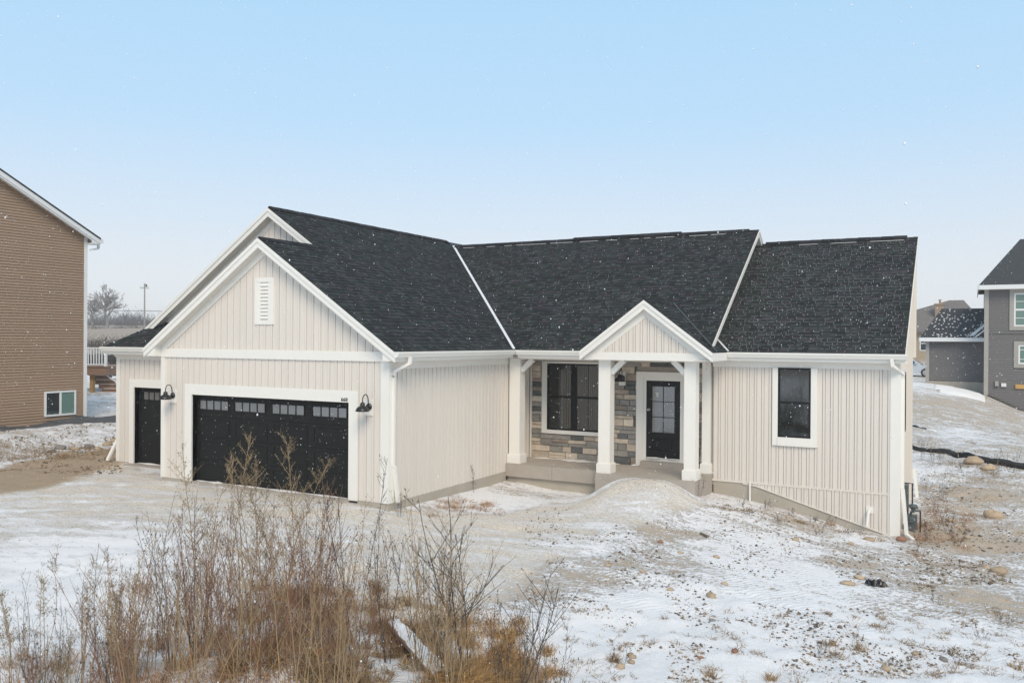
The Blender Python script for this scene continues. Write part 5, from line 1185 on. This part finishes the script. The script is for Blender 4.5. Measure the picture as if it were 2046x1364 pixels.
# ---------------------------------------------------------------- foreground weeds
def arc(p, d, L, n_, r_, bend=.12, lift=.0):
    x, y, z = (float(q) for q in p); dx, dy, dz = (float(q) for q in d); pts = [(x, y, z)]
    for i in range(n_):
        dx += r_.gauss(0, bend); dy += r_.gauss(0, bend); dz += lift; q = math.sqrt(dx * dx + dy * dy + dz * dz); dx, dy, dz = dx / q, dy / q, dz / q
        x += dx * L / n_; y += dy * L / n_; z += dz * L / n_; pts.append((x, y, z))
    return pts, np.array((dx, dy, dz))
def weed(base, height, n_stems, spread, kind, seed, label, group, name='dry_weed', cat='weed', lean=(0, 0), bush=1.):
    r_ = random.Random(seed); base = np.array(base, float); base[2] -= .03
    w_ = empty(name, base, label, cat, group)
    mat = {'red': 'stalk_red', 'tan': 'stalk_tan', 'dark': 'stalk_dark', 'plume': 'stalk_tan',  'seed': 'stalk_dark', 'sapling': 'stalk_dark'}[kind]
    for s in range(n_stems):
        b = MB(); hd = MB(); an = r_.uniform(0, 6.28); sp = spread * r_.uniform(.2, 1.); h_ = height * r_.uniform(.72, 1.) if s else height
        d = np.array([math.cos(an) * sp + lean[0], math.sin(an) * sp + lean[1], 1.]); d /= np.linalg.norm(d)
        p0 = base + (math.cos(an) * .05, math.sin(an) * .05, 0)
        pts, _ = arc(p0, d, h_, 9, r_, r_.choice([.04, .06, .09]), .015); r0 = {'sapling': .008, 'plume': .0055, 'seed': .005}.get(kind, .0048) * (height / 1.7) ** .5
        b.twig(pts, [r0 * (1 - .65 * k / 9) for k in range(10)], 4)
        nt = {'sapling': 9, 'red': 12, 'tan': 10, 'dark': 11, 'plume': int(16 * bush), 'seed': 12}[kind]
        for i in range(nt):
            f_ = r_.uniform(.22, .97) if kind not in ('plume',) else r_.uniform(.4, 1.0); k = int(f_ * 9); k = min(k, 8); fr = f_ * 9 - k
            p = np.array(pts[k]) * (1 - fr) + np.array(pts[k + 1]) * fr
            an2 = r_.uniform(0, 6.28); up = {'sapling': 1.1, 'plume': 1.1}.get(kind, 1.4); d2 = np.array([math.cos(an2), math.sin(an2), up * r_.uniform(.6, 1.3)]); d2 /= np.linalg.norm(d2)
            L2 = height * {'sapling': .38, 'red': .22, 'tan': .2, 'dark': .2, 'plume': .13 * bush ** .5, 'seed': .16}[kind] * (1.15 - f_ * .75) * r_.uniform(.5, 1.3)
            tp, td = arc(p, d2, L2, 4, r_, .12, .06); r1 = r0 * (.55 if kind == 'sapling' else .42)
            b.twig(tp, [r1, r1 * .87, r1 * .75, r1 * .62, r1 * .5])
            nsub = 3 if kind == 'sapling' else 2
            for j in range(nsub):
                q = tp[r_.choice([1, 2, 3])]; an3 = r_.uniform(0, 6.28); d3 = np.array([math.cos(an3), math.sin(an3), 1.2]); d3 /= np.linalg.norm(d3)
                sp_, sd_ = arc(q, d3, L2 * r_.uniform(.25, .55), 2, r_, .15, .05); b.twig(sp_, [r1 * .6, r1 * .47, r1 * .35])
                if kind in ('seed', 'dark', 'red', 'tan') and r_.random() < (.5 if kind == 'seed' else .16): leafbud(hd, sp_[-1], sd_, r_, .014)
                if kind == 'sapling': leafbud(hd, sp_[-1], sd_, r_, .010, 2.6)
            if kind == 'plume':
                for j in range(int(9 * bush)):
                    q = np.array(tp[r_.choice([1, 2, 3, 4])]) + np.array([r_.gauss(0, .012) for _ in range(3)]); leafbud(hd, q, td + np.array([r_.gauss(0, .5) for _ in range(3)]), r_, .0085, 1.8)
            elif kind in ('seed',):
                for j in range(2): leafbud(hd, tp[-1 - j], td, r_, .013)
            elif kind == 'sapling':
                for j in (-1, -2): leafbud(hd, tp[j], td, r_, .010, 3.0)
            elif r_.random() < .3: leafbud(hd, tp[-1], td, r_, .011, 2.2)
        if kind == 'plume':
            for j in range(40):
                k = r_.choice([6, 7, 8, 9]); q = np.array(pts[k]) + np.array([r_.gauss(0, .02), r_.gauss(0, .02), r_.gauss(0, .07)]); leafbud(hd, q, np.array([r_.gauss(0, .4), r_.gauss(0, .4), 1.]), r_, .009, 1.8)
        if kind == 'sapling': leafbud(hd, pts[-1], np.array((0, 0, 1.)), r_, .011, 3.2)
        so = b.build('stem', mat, w_)
        if hd.v: tag(hd.build({'plume': 'seed_plume', 'seed': 'seed_head', 'sapling': 'bud'}.get(kind, 'dry_leaf'), 'plume' if kind == 'plume' else 'bud', so), kind='stuff')
    return w_
def leafbud(mb, p, d, r_, s, asp=1.5):
    px_, py_, pz_ = (float(q) for q in p); dx, dy, dz = (float(q) for q in d); q = math.sqrt(dx * dx + dy * dy + dz * dz) + 1e-9; dx, dy, dz = dx / q, dy / q, dz / q; s *= r_.uniform(.6, 1.4)
    gx_, gy_, gz_ = r_.gauss(0, 1), r_.gauss(0, 1), r_.gauss(0, 1); ax, ay, az = dy * gz_ - dz * gy_, dz * gx_ - dx * gz_, dx * gy_ - dy * gx_; q = math.sqrt(ax * ax + ay * ay + az * az) + 1e-9; ax, ay, az = ax / q, ay / q, az / q
    cx_, cy_, cz_ = ay * dz - az * dy, az * dx - ax * dz, ax * dy - ay * dx
    o = len(mb.v)
    for fa, fc, fd in ((0, 0, -.3), (.5, 0, .5), (0, .35, .6), (-.45, 0, .55), (0, 0, asp)):
        mb.v.append((px_ + s * (fa * ax + fc * cx_ + fd * dx), py_ + s * (fa * ay + fc * cy_ + fd * dy), pz_ + s * (fa * az + fc * cz_ + fd * dz)))
    for f_ in ((0, 1, 2), (0, 2, 3), (0, 3, 1), (1, 4, 2), (2, 4, 3), (3, 4, 1)): mb.f.append(tuple(k + o for k in f_)); mb.mi.append(mb.cur)
def plant(u, d, vtop, n_, spread, kind, seed, label, group, **kw):
    g_ = at_depth(u, 682, d); z = float(H(g_[0], g_[1])); top = C[2] + U[2] * 0 - (vtop - 680) / FPX * d
    hgt = max(.35, top - z); return weed((g_[0], g_[1], z), hgt * 1.03, n_, spread, kind, seed, label, group, **kw)
vr = random.Random(21)
def zone(u):
    return 'beside the plumed weeds on the drive-side foot' if u < 390 else 'around the feet of the feathery-topped weeds' if u < 620 else 'around the tall weed with dark seed heads' if u < 770 else 'between the snow-covered plank and the sapling'
L_RED = 'reddish brown bare-stemmed weed in the thicket on the low mound'; G_RED = 'red-stemmed weeds on the mound'
L_TAN = 'straw-coloured branching weed in the thicket on the low mound'; G_TAN = 'straw weeds on the mound'
L_PLM = 'thin weed with drooping seed plumes on the snow beside the drive'; G_PLM = 'plumed weeds by the drive'
plant(434, 9.7, 878, 3, .10, 'plume', 1, 'tall weed with an olive feathery top and upright stems, before the wide garage door', None, bush=1.7)
plant(553, 9.9, 880, 4, .13, 'plume', 2, 'tallest and bushiest feathery-topped weed, before the wide garage door', None, bush=2.2)
plant(470, 10.0, 930, 3, .14, 'plume', 3, 'slim feathery-topped weed between the two tall ones before the garage door', None, bush=1.4)
plant(715, 9.2, 925, 3, .07, 'seed', 4, 'tall weed with clusters of dark round seed heads, before the garage corner', None)
plant(945, 8.9, 985, 3, .30, 'sapling', 5, 'bare sapling with thick dark buds and wide curved branches, by the snowy yard', None, name='sapling', cat='sapling')
plant(1030, 8.7, 1125, 2, .30, 'sapling', 6, 'small leaning bare sapling at the edge of the tan grass', None, name='sapling', cat='sapling', lean=(.25, .12))
for i in range(70):
    u = vr.gauss(540, 170); d = vr.uniform(8.4, 10.9); vt = 985 + 120 * abs(u - 540) / 300 + vr.uniform(-45, 200)
    plant(u, d, vt, vr.choice([3, 4, 5]), .36, 'red', 100 + i, 'reddish brown bare-stemmed weed ' + zone(u), G_RED + ', ' + zone(u))
for i in range(34):
    u = vr.uniform(240, 920); d = vr.uniform(8.0, 10.4); vt = 1060 + vr.uniform(-60, 140)
    plant(u, d, vt, vr.choice([4, 5, 6]), .32, 'tan', 200 + i, 'straw-coloured branching weed ' + zone(u), G_TAN + ', ' + zone(u))
for i, (u, vt, d) in enumerate([(15, 1165, 9.6), (60, 1150, 9.9), (95, 1100, 9.9), (160, 1120, 9.8), (178, 1090, 10.2), (238, 1110, 9.8), (30, 1210, 9.2), (120, 1200, 9.3), (205, 1190, 9.2), (255, 1150, 9.5), (75, 1240, 9.), (150, 1250, 9.)]):
    plant(u, d, vt, 3, .09, 'plume' if i % 3 != 1 else 'dark', 300 + i, L_PLM if i % 3 != 1 else 'dark thin-stemmed weed on the snow beside the drive', G_PLM if i % 3 != 1 else 'dark weeds by the drive')
for i, (u, vt, d) in enumerate([(640, 1010, 9.5), (780, 975, 9.6), (840, 1060, 9.3), (880, 1090, 9.0), (900, 1130, 8.8), (1010, 1180, 8.9), (1060, 1200, 8.8), (350, 1030, 10.4), (320, 985, 10.6), (395, 1000, 10.4), (600, 960, 10.)]):
    plant(u, d, vt, 4, .16, 'seed' if i % 2 else 'dark', 400 + i, ('dark twiggy weed with small seed heads ' if i % 2 else 'dark bare-twigged weed ') + zone(u), 'dark weeds on the mound, %d, ' % (i % 2) + zone(u))
for i in range(10):
    u = vr.uniform(880, 1120); d = vr.uniform(8.3, 9.2); plant(u, d, vr.uniform(1130, 1290), 4, .2, vr.choice(['dark', 'tan']), 500 + i, 'thin dry weed above the tan grass by the snowy yard', 'thin weeds by the yard')
for i in range(12):
    u = vr.uniform(0, 300); d = vr.uniform(8.7, 9.6); plant(u, d, vr.uniform(1190, 1320), 4, .3, vr.choice(['red', 'dark', 'tan']), 560 + i, 'low dry weed among the plumed weeds beside the drive', 'low weeds by the drive')
g0, g1 = gp(788, 1250), gp(882, 1372)
z0, z1 = float(H(g0[0], g0[1])) + .07, float(H(g1[0], g1[1])) + .05
pk = empty('plank', (g0[0], g0[1], z0), 'long snow-covered plank lying slanted in the grass of the low mound', 'plank')
part('board', 'deck_wood', pk, lambda b: b.bar((g0[0], g0[1], z0), (g1[0], g1[1], z1), .22, .045))
b = MB(); r_ = random.Random(4); vs = []; dv = np.array((g1[0] - g0[0], g1[1] - g0[1], z1 - z0)); sv = np.array((-dv[1], dv[0], 0)); sv /= np.linalg.norm(sv)
for i in range(19):
    for j in range(5):
        p_ = np.array((g0[0], g0[1], z0 + .02)) + dv * i / 18 + sv * (j / 4 - .5) * (.22 - .05 * r_.random()); vs.append(tuple(p_ + (0, 0, (0 if j in (0, 4) else .022 + .012 * r_.random()))))
b.add(vs, [(i * 5 + j, i * 5 + j + 1, i * 5 + j + 6, i * 5 + j + 5) for i in range(18) for j in range(4)]); b.build('snow_cover', 'snow', pk, True)
# weeds by the house
def pweed(u, v, h_, n_, kind, seed, label, group=None, spread=.35): 
    g_ = gp(u, v); weed((g_[0], g_[1], float(H(g_[0], g_[1]))), h_, n_, spread, kind, seed, label, group)
pweed(1395, 992, .55, 5, 'dark', 601, 'small dark weed at the right corner of the porch slab')
pweed(948, 985, .75, 2, 'seed', 602, 'lone dark weed stalk against the garage side wall')
pweed(800, 1030, .6, 6, 'dark', 603, 'twiggy dark weed at the front corner of the garage')
for i, (u, v) in enumerate([(1855, 1075), (1875, 1050), (1895, 1065), (1865, 1020), (1885, 1000), (1840, 1090), (1910, 1090), (1850, 985)]):
    pweed(u, v, vr.uniform(.45, .8), 7, 'red' if i % 2 else 'dark', 610 + i, ('rusty red-stemmed' if i % 2 else 'dark-stemmed') + ' dry weed beside the gas meter at the end of the house', 'weeds at the right end of the house, %d' % (i % 2), .5)
for i, (u, v) in enumerate([(1840, 920), (1865, 925), (1925, 945), (2020, 945), (1990, 955), (1880, 930)]):
    pweed(u, v, vr.uniform(.5, .9), 5, 'dark', 630 + i, 'dark dry weed growing along the silt fence', 'weeds along the silt fence', .4)
for i, (u, v) in enumerate([(1480, 1010), (1530, 1020), (1580, 1032), (1620, 1045), (1660, 1050), (1700, 1068), (1560, 1050), (1640, 1072), (1500, 1035)]):
    pweed(u, v, vr.uniform(.2, .36), 6, 'dark', 650 + i, 'low dark twig tangle at the foot of the right wing', 'twig tangles at the right wing', .8)
for i, (u, v) in enumerate([(20, 920), (45, 900), (75, 915), (95, 908), (110, 905)]):
    pweed(u, v, vr.uniform(.45, .75), 6, 'tan', 670 + i, 'brown weed on the soil bank beside the single garage door', 'weeds on the soil bank', .5)
for i, (u, v) in enumerate([(1640, 1310), (1710, 1290), (1790, 1330), (1240, 1320), (1620, 1260), (1870, 1200), (1960, 1270), (2010, 1240), (1920, 1330)]):
    pweed(u, v, vr.uniform(.16, .30), 5, 'dark', 690 + i, 'short dark weed poking through the snow of the front yard', 'weeds in the front yard snow', .6)

# grass as mass: blades
def grass_mass(name, spots, seed):
    r_ = np.random.RandomState(seed); Vs, Fs, Ts = [], [], []; o_ = 0
    for (x, y, rad, n_, h_, c1, c2, lay) in spots:
        an = r_.uniform(0, 6.28, n_); rr = rad * np.sqrt(r_.uniform(0, 1, n_)) * (1 + .3 * r_.randn(n_)); px_, py_ = x + rr * np.cos(an), y + rr * np.sin(an)
        pz_ = H(px_, py_) - .015; p = np.stack([px_, py_, pz_], 1)
        d = np.stack([r_.randn(n_) * lay, r_.randn(n_) * lay, np.abs(r_.randn(n_)) * .4 + .6], 1); d /= np.linalg.norm(d, axis=1)[:, None]
        L = h_ * r_.uniform(.45, 1.2, (n_, 1)); w_ = np.cross(d, r_.randn(n_, 3)); w_ /= np.linalg.norm(w_, axis=1)[:, None]; wd = .0032
        mid = p + d * L * .55; tip = mid + (d * (1, 1, .35) + np.stack([r_.randn(n_) * .5, r_.randn(n_) * .5, -.15 * np.ones(n_)], 1)) * L * .5
        Vs.append(np.stack([p - w_ * wd, p + w_ * wd, mid + w_ * wd * .8, mid - w_ * wd * .8, tip], 1).reshape(-1, 3))
        b_ = np.arange(n_)[:, None] * 5 + o_
        Fs.append(np.concatenate([b_ + (0, 1, 2), b_ + (0, 2, 3), b_ + (3, 2, 4)])); o_ += n_ * 5
        k = r_.uniform(0, 1, (n_, 1)); c_ = np.array(c1) * (1 - k) + np.array(c2) * k; c_ = c_ * r_.uniform(.6, 1.3, (n_, 1)); Ts.append(np.repeat(np.concatenate([c_, np.ones((n_, 1))], 1), 5, 0))
    return tag(np_mesh(name, np.concatenate(Vs), np.concatenate(Fs), 'grass', colors=np.concatenate(Ts)), kind='stuff')
TAN1, TAN2, BR1, BR2, RD = (.50, .35, .17), (.34, .21, .09), (.22, .15, .08), (.36, .25, .14), (.36, .17, .09)
sp = []; gr = random.Random(2)
def gspot(u, v, rad, n_, h_, c1=TAN1, c2=TAN2, lay=.55):
    g_ = gp(u, v); sp.append((g_[0], g_[1], rad, n_, h_, c1, c2, lay))
for i in range(46): gspot(gr.gauss(640, 75), gr.uniform(1200, 1400), gr.uniform(.08, .2), 75, gr.uniform(.2, .4), TAN1, BR1)
for i in range(90): gspot(gr.gauss(985, 62), gr.uniform(1250, 1430), gr.uniform(.08, .2), 120, gr.uniform(.18, .36), (.50, .30, .12), TAN2)
for i in range(16): gspot(gr.uniform(760, 900), gr.uniform(1240, 1330), .15, 150, .30, TAN2, BR1)
for i in range(24): gspot(gr.uniform(250, 560), gr.uniform(1270, 1400), .16, 60, .30, BR2, RD)
for i in range(16): gspot(gr.uniform(480, 800), gr.uniform(1170, 1245), gr.uniform(.06, .16), 70, .28, BR1, TAN2)
for i in range(170): gspot(gr.uniform(1100, 2046), gr.uniform(1215, 1370), gr.uniform(.04, .12), gr.randint(8, 34), gr.uniform(.08, .17), BR1, BR2, .9)
for i in range(60): gspot(gr.uniform(1750, 2046), gr.uniform(1120, 1364), gr.uniform(.05, .16), gr.randint(12, 40), gr.uniform(.07, .15), BR1, BR2, 1.1)
for i in range(60): gspot(gr.uniform(1300, 1850), gr.uniform(1060, 1230), gr.uniform(.04, .14), gr.randint(5, 18), .08, BR1, BR2, 1.3)
for u, v in ((1660, 1298), (1720, 1300), (1225, 1318), (1420, 1350), (1540, 1355), (2030, 1330)): gspot(u, v, .09, 70, .2, BR2, TAN2, .6)
for i in range(20): gspot(gr.uniform(1830, 1940), gr.uniform(1020, 1110), .2, 60, .2, TAN2, RD, .9)
for i in range(10): gspot(gr.uniform(870, 1000), gr.uniform(985, 1018), .16, 60, .2, TAN1, RD, .9)
for i in range(16): gspot(gr.uniform(800, 1000), gr.uniform(1000, 1032), .16, 40, .14, BR2, RD, 1.2)
for i in range(26): gspot(gr.uniform(-20, 240), gr.uniform(893, 922), .3, 60, .26, BR1, TAN2, .8)
for i in range(24): 
    u = gr.uniform(1420, 1800); gspot(u, 1003 + (u - 1420) * .205 + gr.uniform(0, 12), .12, 40, .13, BR1, TAN2, 1.0)
for i in range(30): gspot(gr.uniform(1840, 2040), gr.uniform(870, 960), .25, 34, .2, BR1, TAN2, .9)
for i in range(30): gspot(gr.uniform(1830, 2040), gr.uniform(960, 1060), .25, 30, .13, BR1, BR2, 1.1)
for i in range(34): gspot(gr.gauss(520, 150), gr.uniform(1180, 1400), gr.uniform(.1, .25), 40, gr.uniform(.35, .6), RD, BR1, .45)
for i in range(24): gspot(gr.uniform(-20, 260), gr.uniform(1290, 1400), gr.uniform(.1, .2), 30, gr.uniform(.2, .4), BR2, RD, .5)
for i in range(40): gspot(gr.uniform(1000, 1400), gr.uniform(1090, 1330), gr.uniform(.05, .15), gr.randint(4, 12), .07, BR1, BR2, 1.5)
for i in range(40): gspot(gr.uniform(430, 900), gr.uniform(1215, 1400), gr.uniform(.05, .14), 60, gr.uniform(.15, .34), gr.choice([TAN1, BR2, TAN2]), BR1, .7)
grass_mass('dry_grass', sp, 6)

# ---------------------------------------------------------------- stones, clods, litter
def rock(name, u, v, size, mat, label, group, seed, flat=.62, cat='rock'):
    r_ = random.Random(seed); g_ = gp(u, v); z = float(H(g_[0], g_[1])); b = MB(); n1_, n2_ = 7, 10; vs = []; ph = [r_.uniform(0, 6.28) for _ in range(6)]
    for i in range(n1_ + 1):
        th_ = math.pi * i / n1_
        for j in range(n2_):
            f_ = 2 * math.pi * j / n2_; rr = size * .5 * (1 + .17 * math.sin(2 * f_ + ph[0]) + .13 * math.sin(3 * f_ + ph[1] + 2 * th_) + .06 * math.sin(5 * th_ + ph[2]) + r_.uniform(-.09, .09))
            vs.append((rr * math.sin(th_) * math.cos(f_) * 1.15, rr * math.sin(th_) * math.sin(f_), rr * math.cos(th_) * flat))
    fs = [(i * n2_ + j, (i + 1) * n2_ + j, (i + 1) * n2_ + (j + 1) % n2_, i * n2_ + (j + 1) % n2_) for i in range(n1_) for j in range(n2_)]
    b.add([(g_[0] + x, g_[1] + y, z + size * flat * .22 + q) for x, y, q in vs], fs)
    o = b.build(name, mat, None, True, base=(g_[0], g_[1], z)); return tag(o, label, cat, group)
rock('rock', 1944, 930, .42, 'fieldstone', 'larger tan boulder of the pair below the silt fence', None, 1)
rock('rock', 1975, 938, .38, 'fieldstone', 'smaller pale boulder of the pair below the silt fence', None, 2)
rock('rock', 1985, 1034, .33, 'fieldstone', 'lone tan boulder on the snowy ground beside the right end of the house', None, 3, .75)
rock('rock', 1995, 1143, .24, 'fieldstone', 'tan rock on the bare soil, larger of the two by the yard edge', None, 4)
rock('rock', 1970, 1134, .15, 'fieldstone', 'small tan rock next to the larger one at the yard edge', None, 5)
rock('rock', 1801, 1080, .22, 'fieldstone_red', 'orange rock at the foot of the downspout on the right corner', None, 6, .6)
rock('rock', 1737, 1080, .2, 'fieldstone', 'pale flat rock beside the short plastic pipe at the right wing', None, 7, .5)
rock('rock', 1694, 1168, .20, 'fieldstone', 'pale flat rock beside the black plastic litter', None, 8, .4)
rock('rock', 1717, 1157, .15, 'fieldstone', 'brown rounded rock just behind the black plastic litter', None, 9, .6)
rock('rock', 1421, 1194, .16, 'fieldstone', 'largest round tan stone lying on the snow of the front yard', None, 10, .75)
rock('rock', 1365, 1209, .0 + .16, 'fieldstone_grey', 'flat grey stone on bare soil in the front yard', None, 11, .35) if False else None
rk = random.Random(77)
for i, (u, v, s_) in enumerate([(1320, 1083, .10), (1360, 1107, .08), (1431, 1115, .10), (1285, 1148, .09), (1262, 1302, .10), (1261, 1316, .08), (1222, 1188, .06), (1448, 1170, .09), (1424, 1237, .08), (1400, 1315, .06), (1468, 1310, .08), (1340, 1180, .08), (1215, 1132, .09), (1240, 1334, .10), (1885, 1325, .09), (1830, 1310, .09), (1590, 1080, .1), (1660, 1048, .14), (1630, 1040, .1), (1700, 1088, .1), (1900, 1043, .13), (1770, 1345, .1)]):
    mt_ = rk.choice(['fieldstone', 'fieldstone', 'fieldstone_red', 'fieldstone_grey']); wd_ = {'fieldstone': 'tan', 'fieldstone_red': 'reddish', 'fieldstone_grey': 'grey'}[mt_]
    rock('rock', u, v, s_ * 1.15, mt_, 'small %s fieldstone scattered over the snowy front yard' % wd_, 'small %s stones in the yard' % wd_, 800 + i, rk.uniform(.45, .75))
for i, (u, v, s_) in enumerate([(178, 893, .5), (196, 897, .35), (215, 886, .45), (228, 880, .4), (236, 893, .35), (120, 897, .5), (150, 898, .35), (160, 905, .3), (105, 903, .35)]):
    mt_ = rk.choice(['fieldstone_grey', 'fieldstone_grey', 'fieldstone']); wd_ = 'dark grey' if mt_ != 'fieldstone' else 'tan'
    rock('rock', u, v, s_ * .6, mt_, '%s rock in the row on the soil bank beside the single garage door' % wd_, '%s rocks on the soil bank' % wd_, 840 + i, .55)
# clods and pebbles: uncountable
rs = np.random.RandomState(12)
def clods(n_, sampler, smin, smax, cols, name):
    P_ = sampler(n_); P_ = np.array(P_); z_ = H(P_[:, 0], P_[:, 1]); s_ = (smin + (smax - smin) * rs.uniform(0, 1, len(P_)) ** 4.5)[:, None, None]
    octa = np.array([(1, 0, 0), (0, 1, 0), (-1, 0, 0), (0, -1, 0), (0, 0, .7), (0, 0, -.6)], float)[None] * (1 + .3 * rs.randn(len(P_), 6, 1)) + .15 * rs.randn(len(P_), 6, 3)
    V_ = (octa * s_ + np.stack([P_[:, 0], P_[:, 1], z_ + s_[:, 0, 0] * .25], 1)[:, None]).reshape(-1, 3)
    f_ = np.array([(0, 1, 4), (1, 2, 4), (2, 3, 4), (3, 0, 4), (1, 0, 5), (2, 1, 5), (3, 2, 5), (0, 3, 5)]); F_ = (np.arange(len(P_))[:, None, None] * 6 + f_[None]).reshape(-1, 3)
    c_ = np.array(cols)[rs.randint(0, len(cols), len(P_))]; c_ = np.concatenate([c_, np.ones((len(P_), 1))], 1)
    return tag(np_mesh(name, V_, F_, 'clod', colors=np.repeat(c_, 6, 0)), kind='stuff')
def samp_px(u0, u1, v0, v1, clump=0):
    def f(n_):
        out = np.zeros((0, 2))
        while len(out) < n_:
            u, v = rs.uniform(u0, u1, 6000), rs.uniform(v0, v1, 6000); d = F[None] + R[None] * (u[:, None] - 1023) / FPX - U[None] * (v[:, None] - 682) / FPX
            p = (C[None] + d * ((-.55 - C[2]) / d[:, 2])[:, None])[:, :2]; out = np.concatenate([out, p[fbm(p[:, 0], p[:, 1], .9, 2, 41) > clump]])
        return out[:n_]
    return f
clods(9000, samp_px(1050, 2046, 1030, 1364, .06), .003, .03, [(.16, .13, .10), (.27, .20, .15), (.10, .09, .08), (.42, .33, .24)], 'soil_clods')
clods(7000, samp_px(0, 1250, 960, 1300, -.1), .004, .015, [(.55, .47, .37), (.40, .33, .26), (.62, .54, .44), (.28, .23, .18)], 'gravel_pieces')
clods(2200, samp_px(-40, 245, 890, 985, -.2), .01, .05, [(.30, .22, .14), (.22, .16, .10), (.38, .29, .2), (.14, .11, .08)], 'soil_clods')
clods(1400, samp_px(1830, 2046, 930, 1150, -.05), .01, .04, [(.14, .11, .08), (.3, .22, .15)], 'soil_clods')
# crumpled black plastic litter
g_ = gp(1750, 1172); z0 = float(H(g_[0], g_[1])); lt = empty('plastic_litter', (g_[0], g_[1], z0), 'crumpled black plastic wrapper lying on the snow of the front yard', 'litter')
r_ = random.Random(9); vs = []; NX, NY = 9, 6; ang = RAD(20)
for j in range(NY):
    for i in range(NX):
        a_ = (i / (NX - 1) - .5) * .34; c_ = (j / (NY - 1) - .5) * .19 * (1 - .25 * i / NX); hgt = .05 + .045 * math.sin(i * 1.9 + j) + .03 * r_.random() - .05 * (abs(j - 2.5) / 2.5) ** 2
        vs.append((g_[0] + a_ * R[0] + c_ * F[0], g_[1] + a_ * R[1] + c_ * F[1], z0 + max(.004, hgt) + .01 - (a_ * .03)))
bt = [(x, y, q - .008) for x, y, q in vs]; n_ = NX * NY
fs = [(j * NX + i, j * NX + i + 1, (j + 1) * NX + i + 1, (j + 1) * NX + i) for j in range(NY - 1) for i in range(NX - 1)]
b = MB(); b.add(vs + bt, fs + [tuple(k + n_ for k in f_[::-1]) for f_ in fs]); b.build('wrapper', 'plastic_black', lt)
b = MB(); b.tube([(g_[0] - .17 * R[0], g_[1] - .17 * R[1], z0 + .05), (g_[0] - .12 * R[0], g_[1] - .12 * R[1], z0 + .09), (g_[0] - .05 * R[0], g_[1] - .05 * R[1], z0 + .08)], [.03, .035, .015], 7); b.build('roll', 'plastic_black', lt)
# small strips of wood on the yard
g_ = gp(1407, 1072); z0 = float(H(g_[0], g_[1])); tag(part('wood_offcut', 'stake', None, lambda b: b.bar((g_[0] - .1, g_[1] + .09, z0 + .03), (g_[0] + .1, g_[1] - .09, z0 + .02), .05, .03)), 'short brown wood offcut lying on the soil before the porch', 'wood')

# ---------------------------------------------------------------- falling snow
nf = 62000
P_ = np.stack([rs.uniform(-20, 15, nf), rs.uniform(-12.5, 16, nf), rs.uniform(-.2, 9.5, nf)], 1)
dd = np.linalg.norm(P_ - C, axis=1); ins = ((P_[:, 0] > -10.6) & (P_[:, 0] < 9.7) & (P_[:, 1] > -.3) & (P_[:, 1] < 15.2) & (P_[:, 2] < 7.0) & ~((P_[:, 0] > .4) & (P_[:, 1] < 4.5)))
P_ = P_[(dd > 4.5) & ~ins & (P_[:, 2] > H(P_[:, 0], P_[:, 1], False) + .1)]
s_ = (.0026 + .0050 * rs.uniform(0, 1, len(P_)) ** 6)[:, None, None]
octa = np.array([(1, 0, 0), (0, 1, 0), (-1, 0, 0), (0, -1, 0), (0, 0, 1.2), (0, 0, -1.2)], float)[None] * (1 + .25 * rs.randn(len(P_), 6, 1))
f_ = np.array([(0, 1, 4), (1, 2, 4), (2, 3, 4), (3, 0, 4), (1, 0, 5), (2, 1, 5), (3, 2, 5), (0, 3, 5)])
tag(np_mesh('falling_snow', (octa * s_ + P_[:, None]).reshape(-1, 3), (np.arange(len(P_))[:, None, None] * 6 + f_[None]).reshape(-1, 3), 'flake'), kind='stuff')

# ---------------------------------------------------------------- snowy air
t = NT('haze'); t.n.remove(t.p)
pv = t.n.new('ShaderNodeVolumePrincipled'); pv.inputs['Color'].default_value = (.97, .98, 1, 1); pv.inputs['Density'].default_value = .0008; pv.inputs['Anisotropy'].default_value = .2
t.link(pv.outputs[0], t.n['Material Output'].inputs['Volume'])
zlo, zhi = float(V[:, 2].min()) - 1., max(float(V[:, 2].max()) + 6, 24.)
hz = MB(); xr_ = float(np.abs(V[:, :2]).max()) + 5; hz.box(-xr_, xr_, -xr_, xr_, zlo, zhi)
tag(hz.build('haze', 'haze'), kind='stuff')
print('haze', zlo, zhi, xr_)
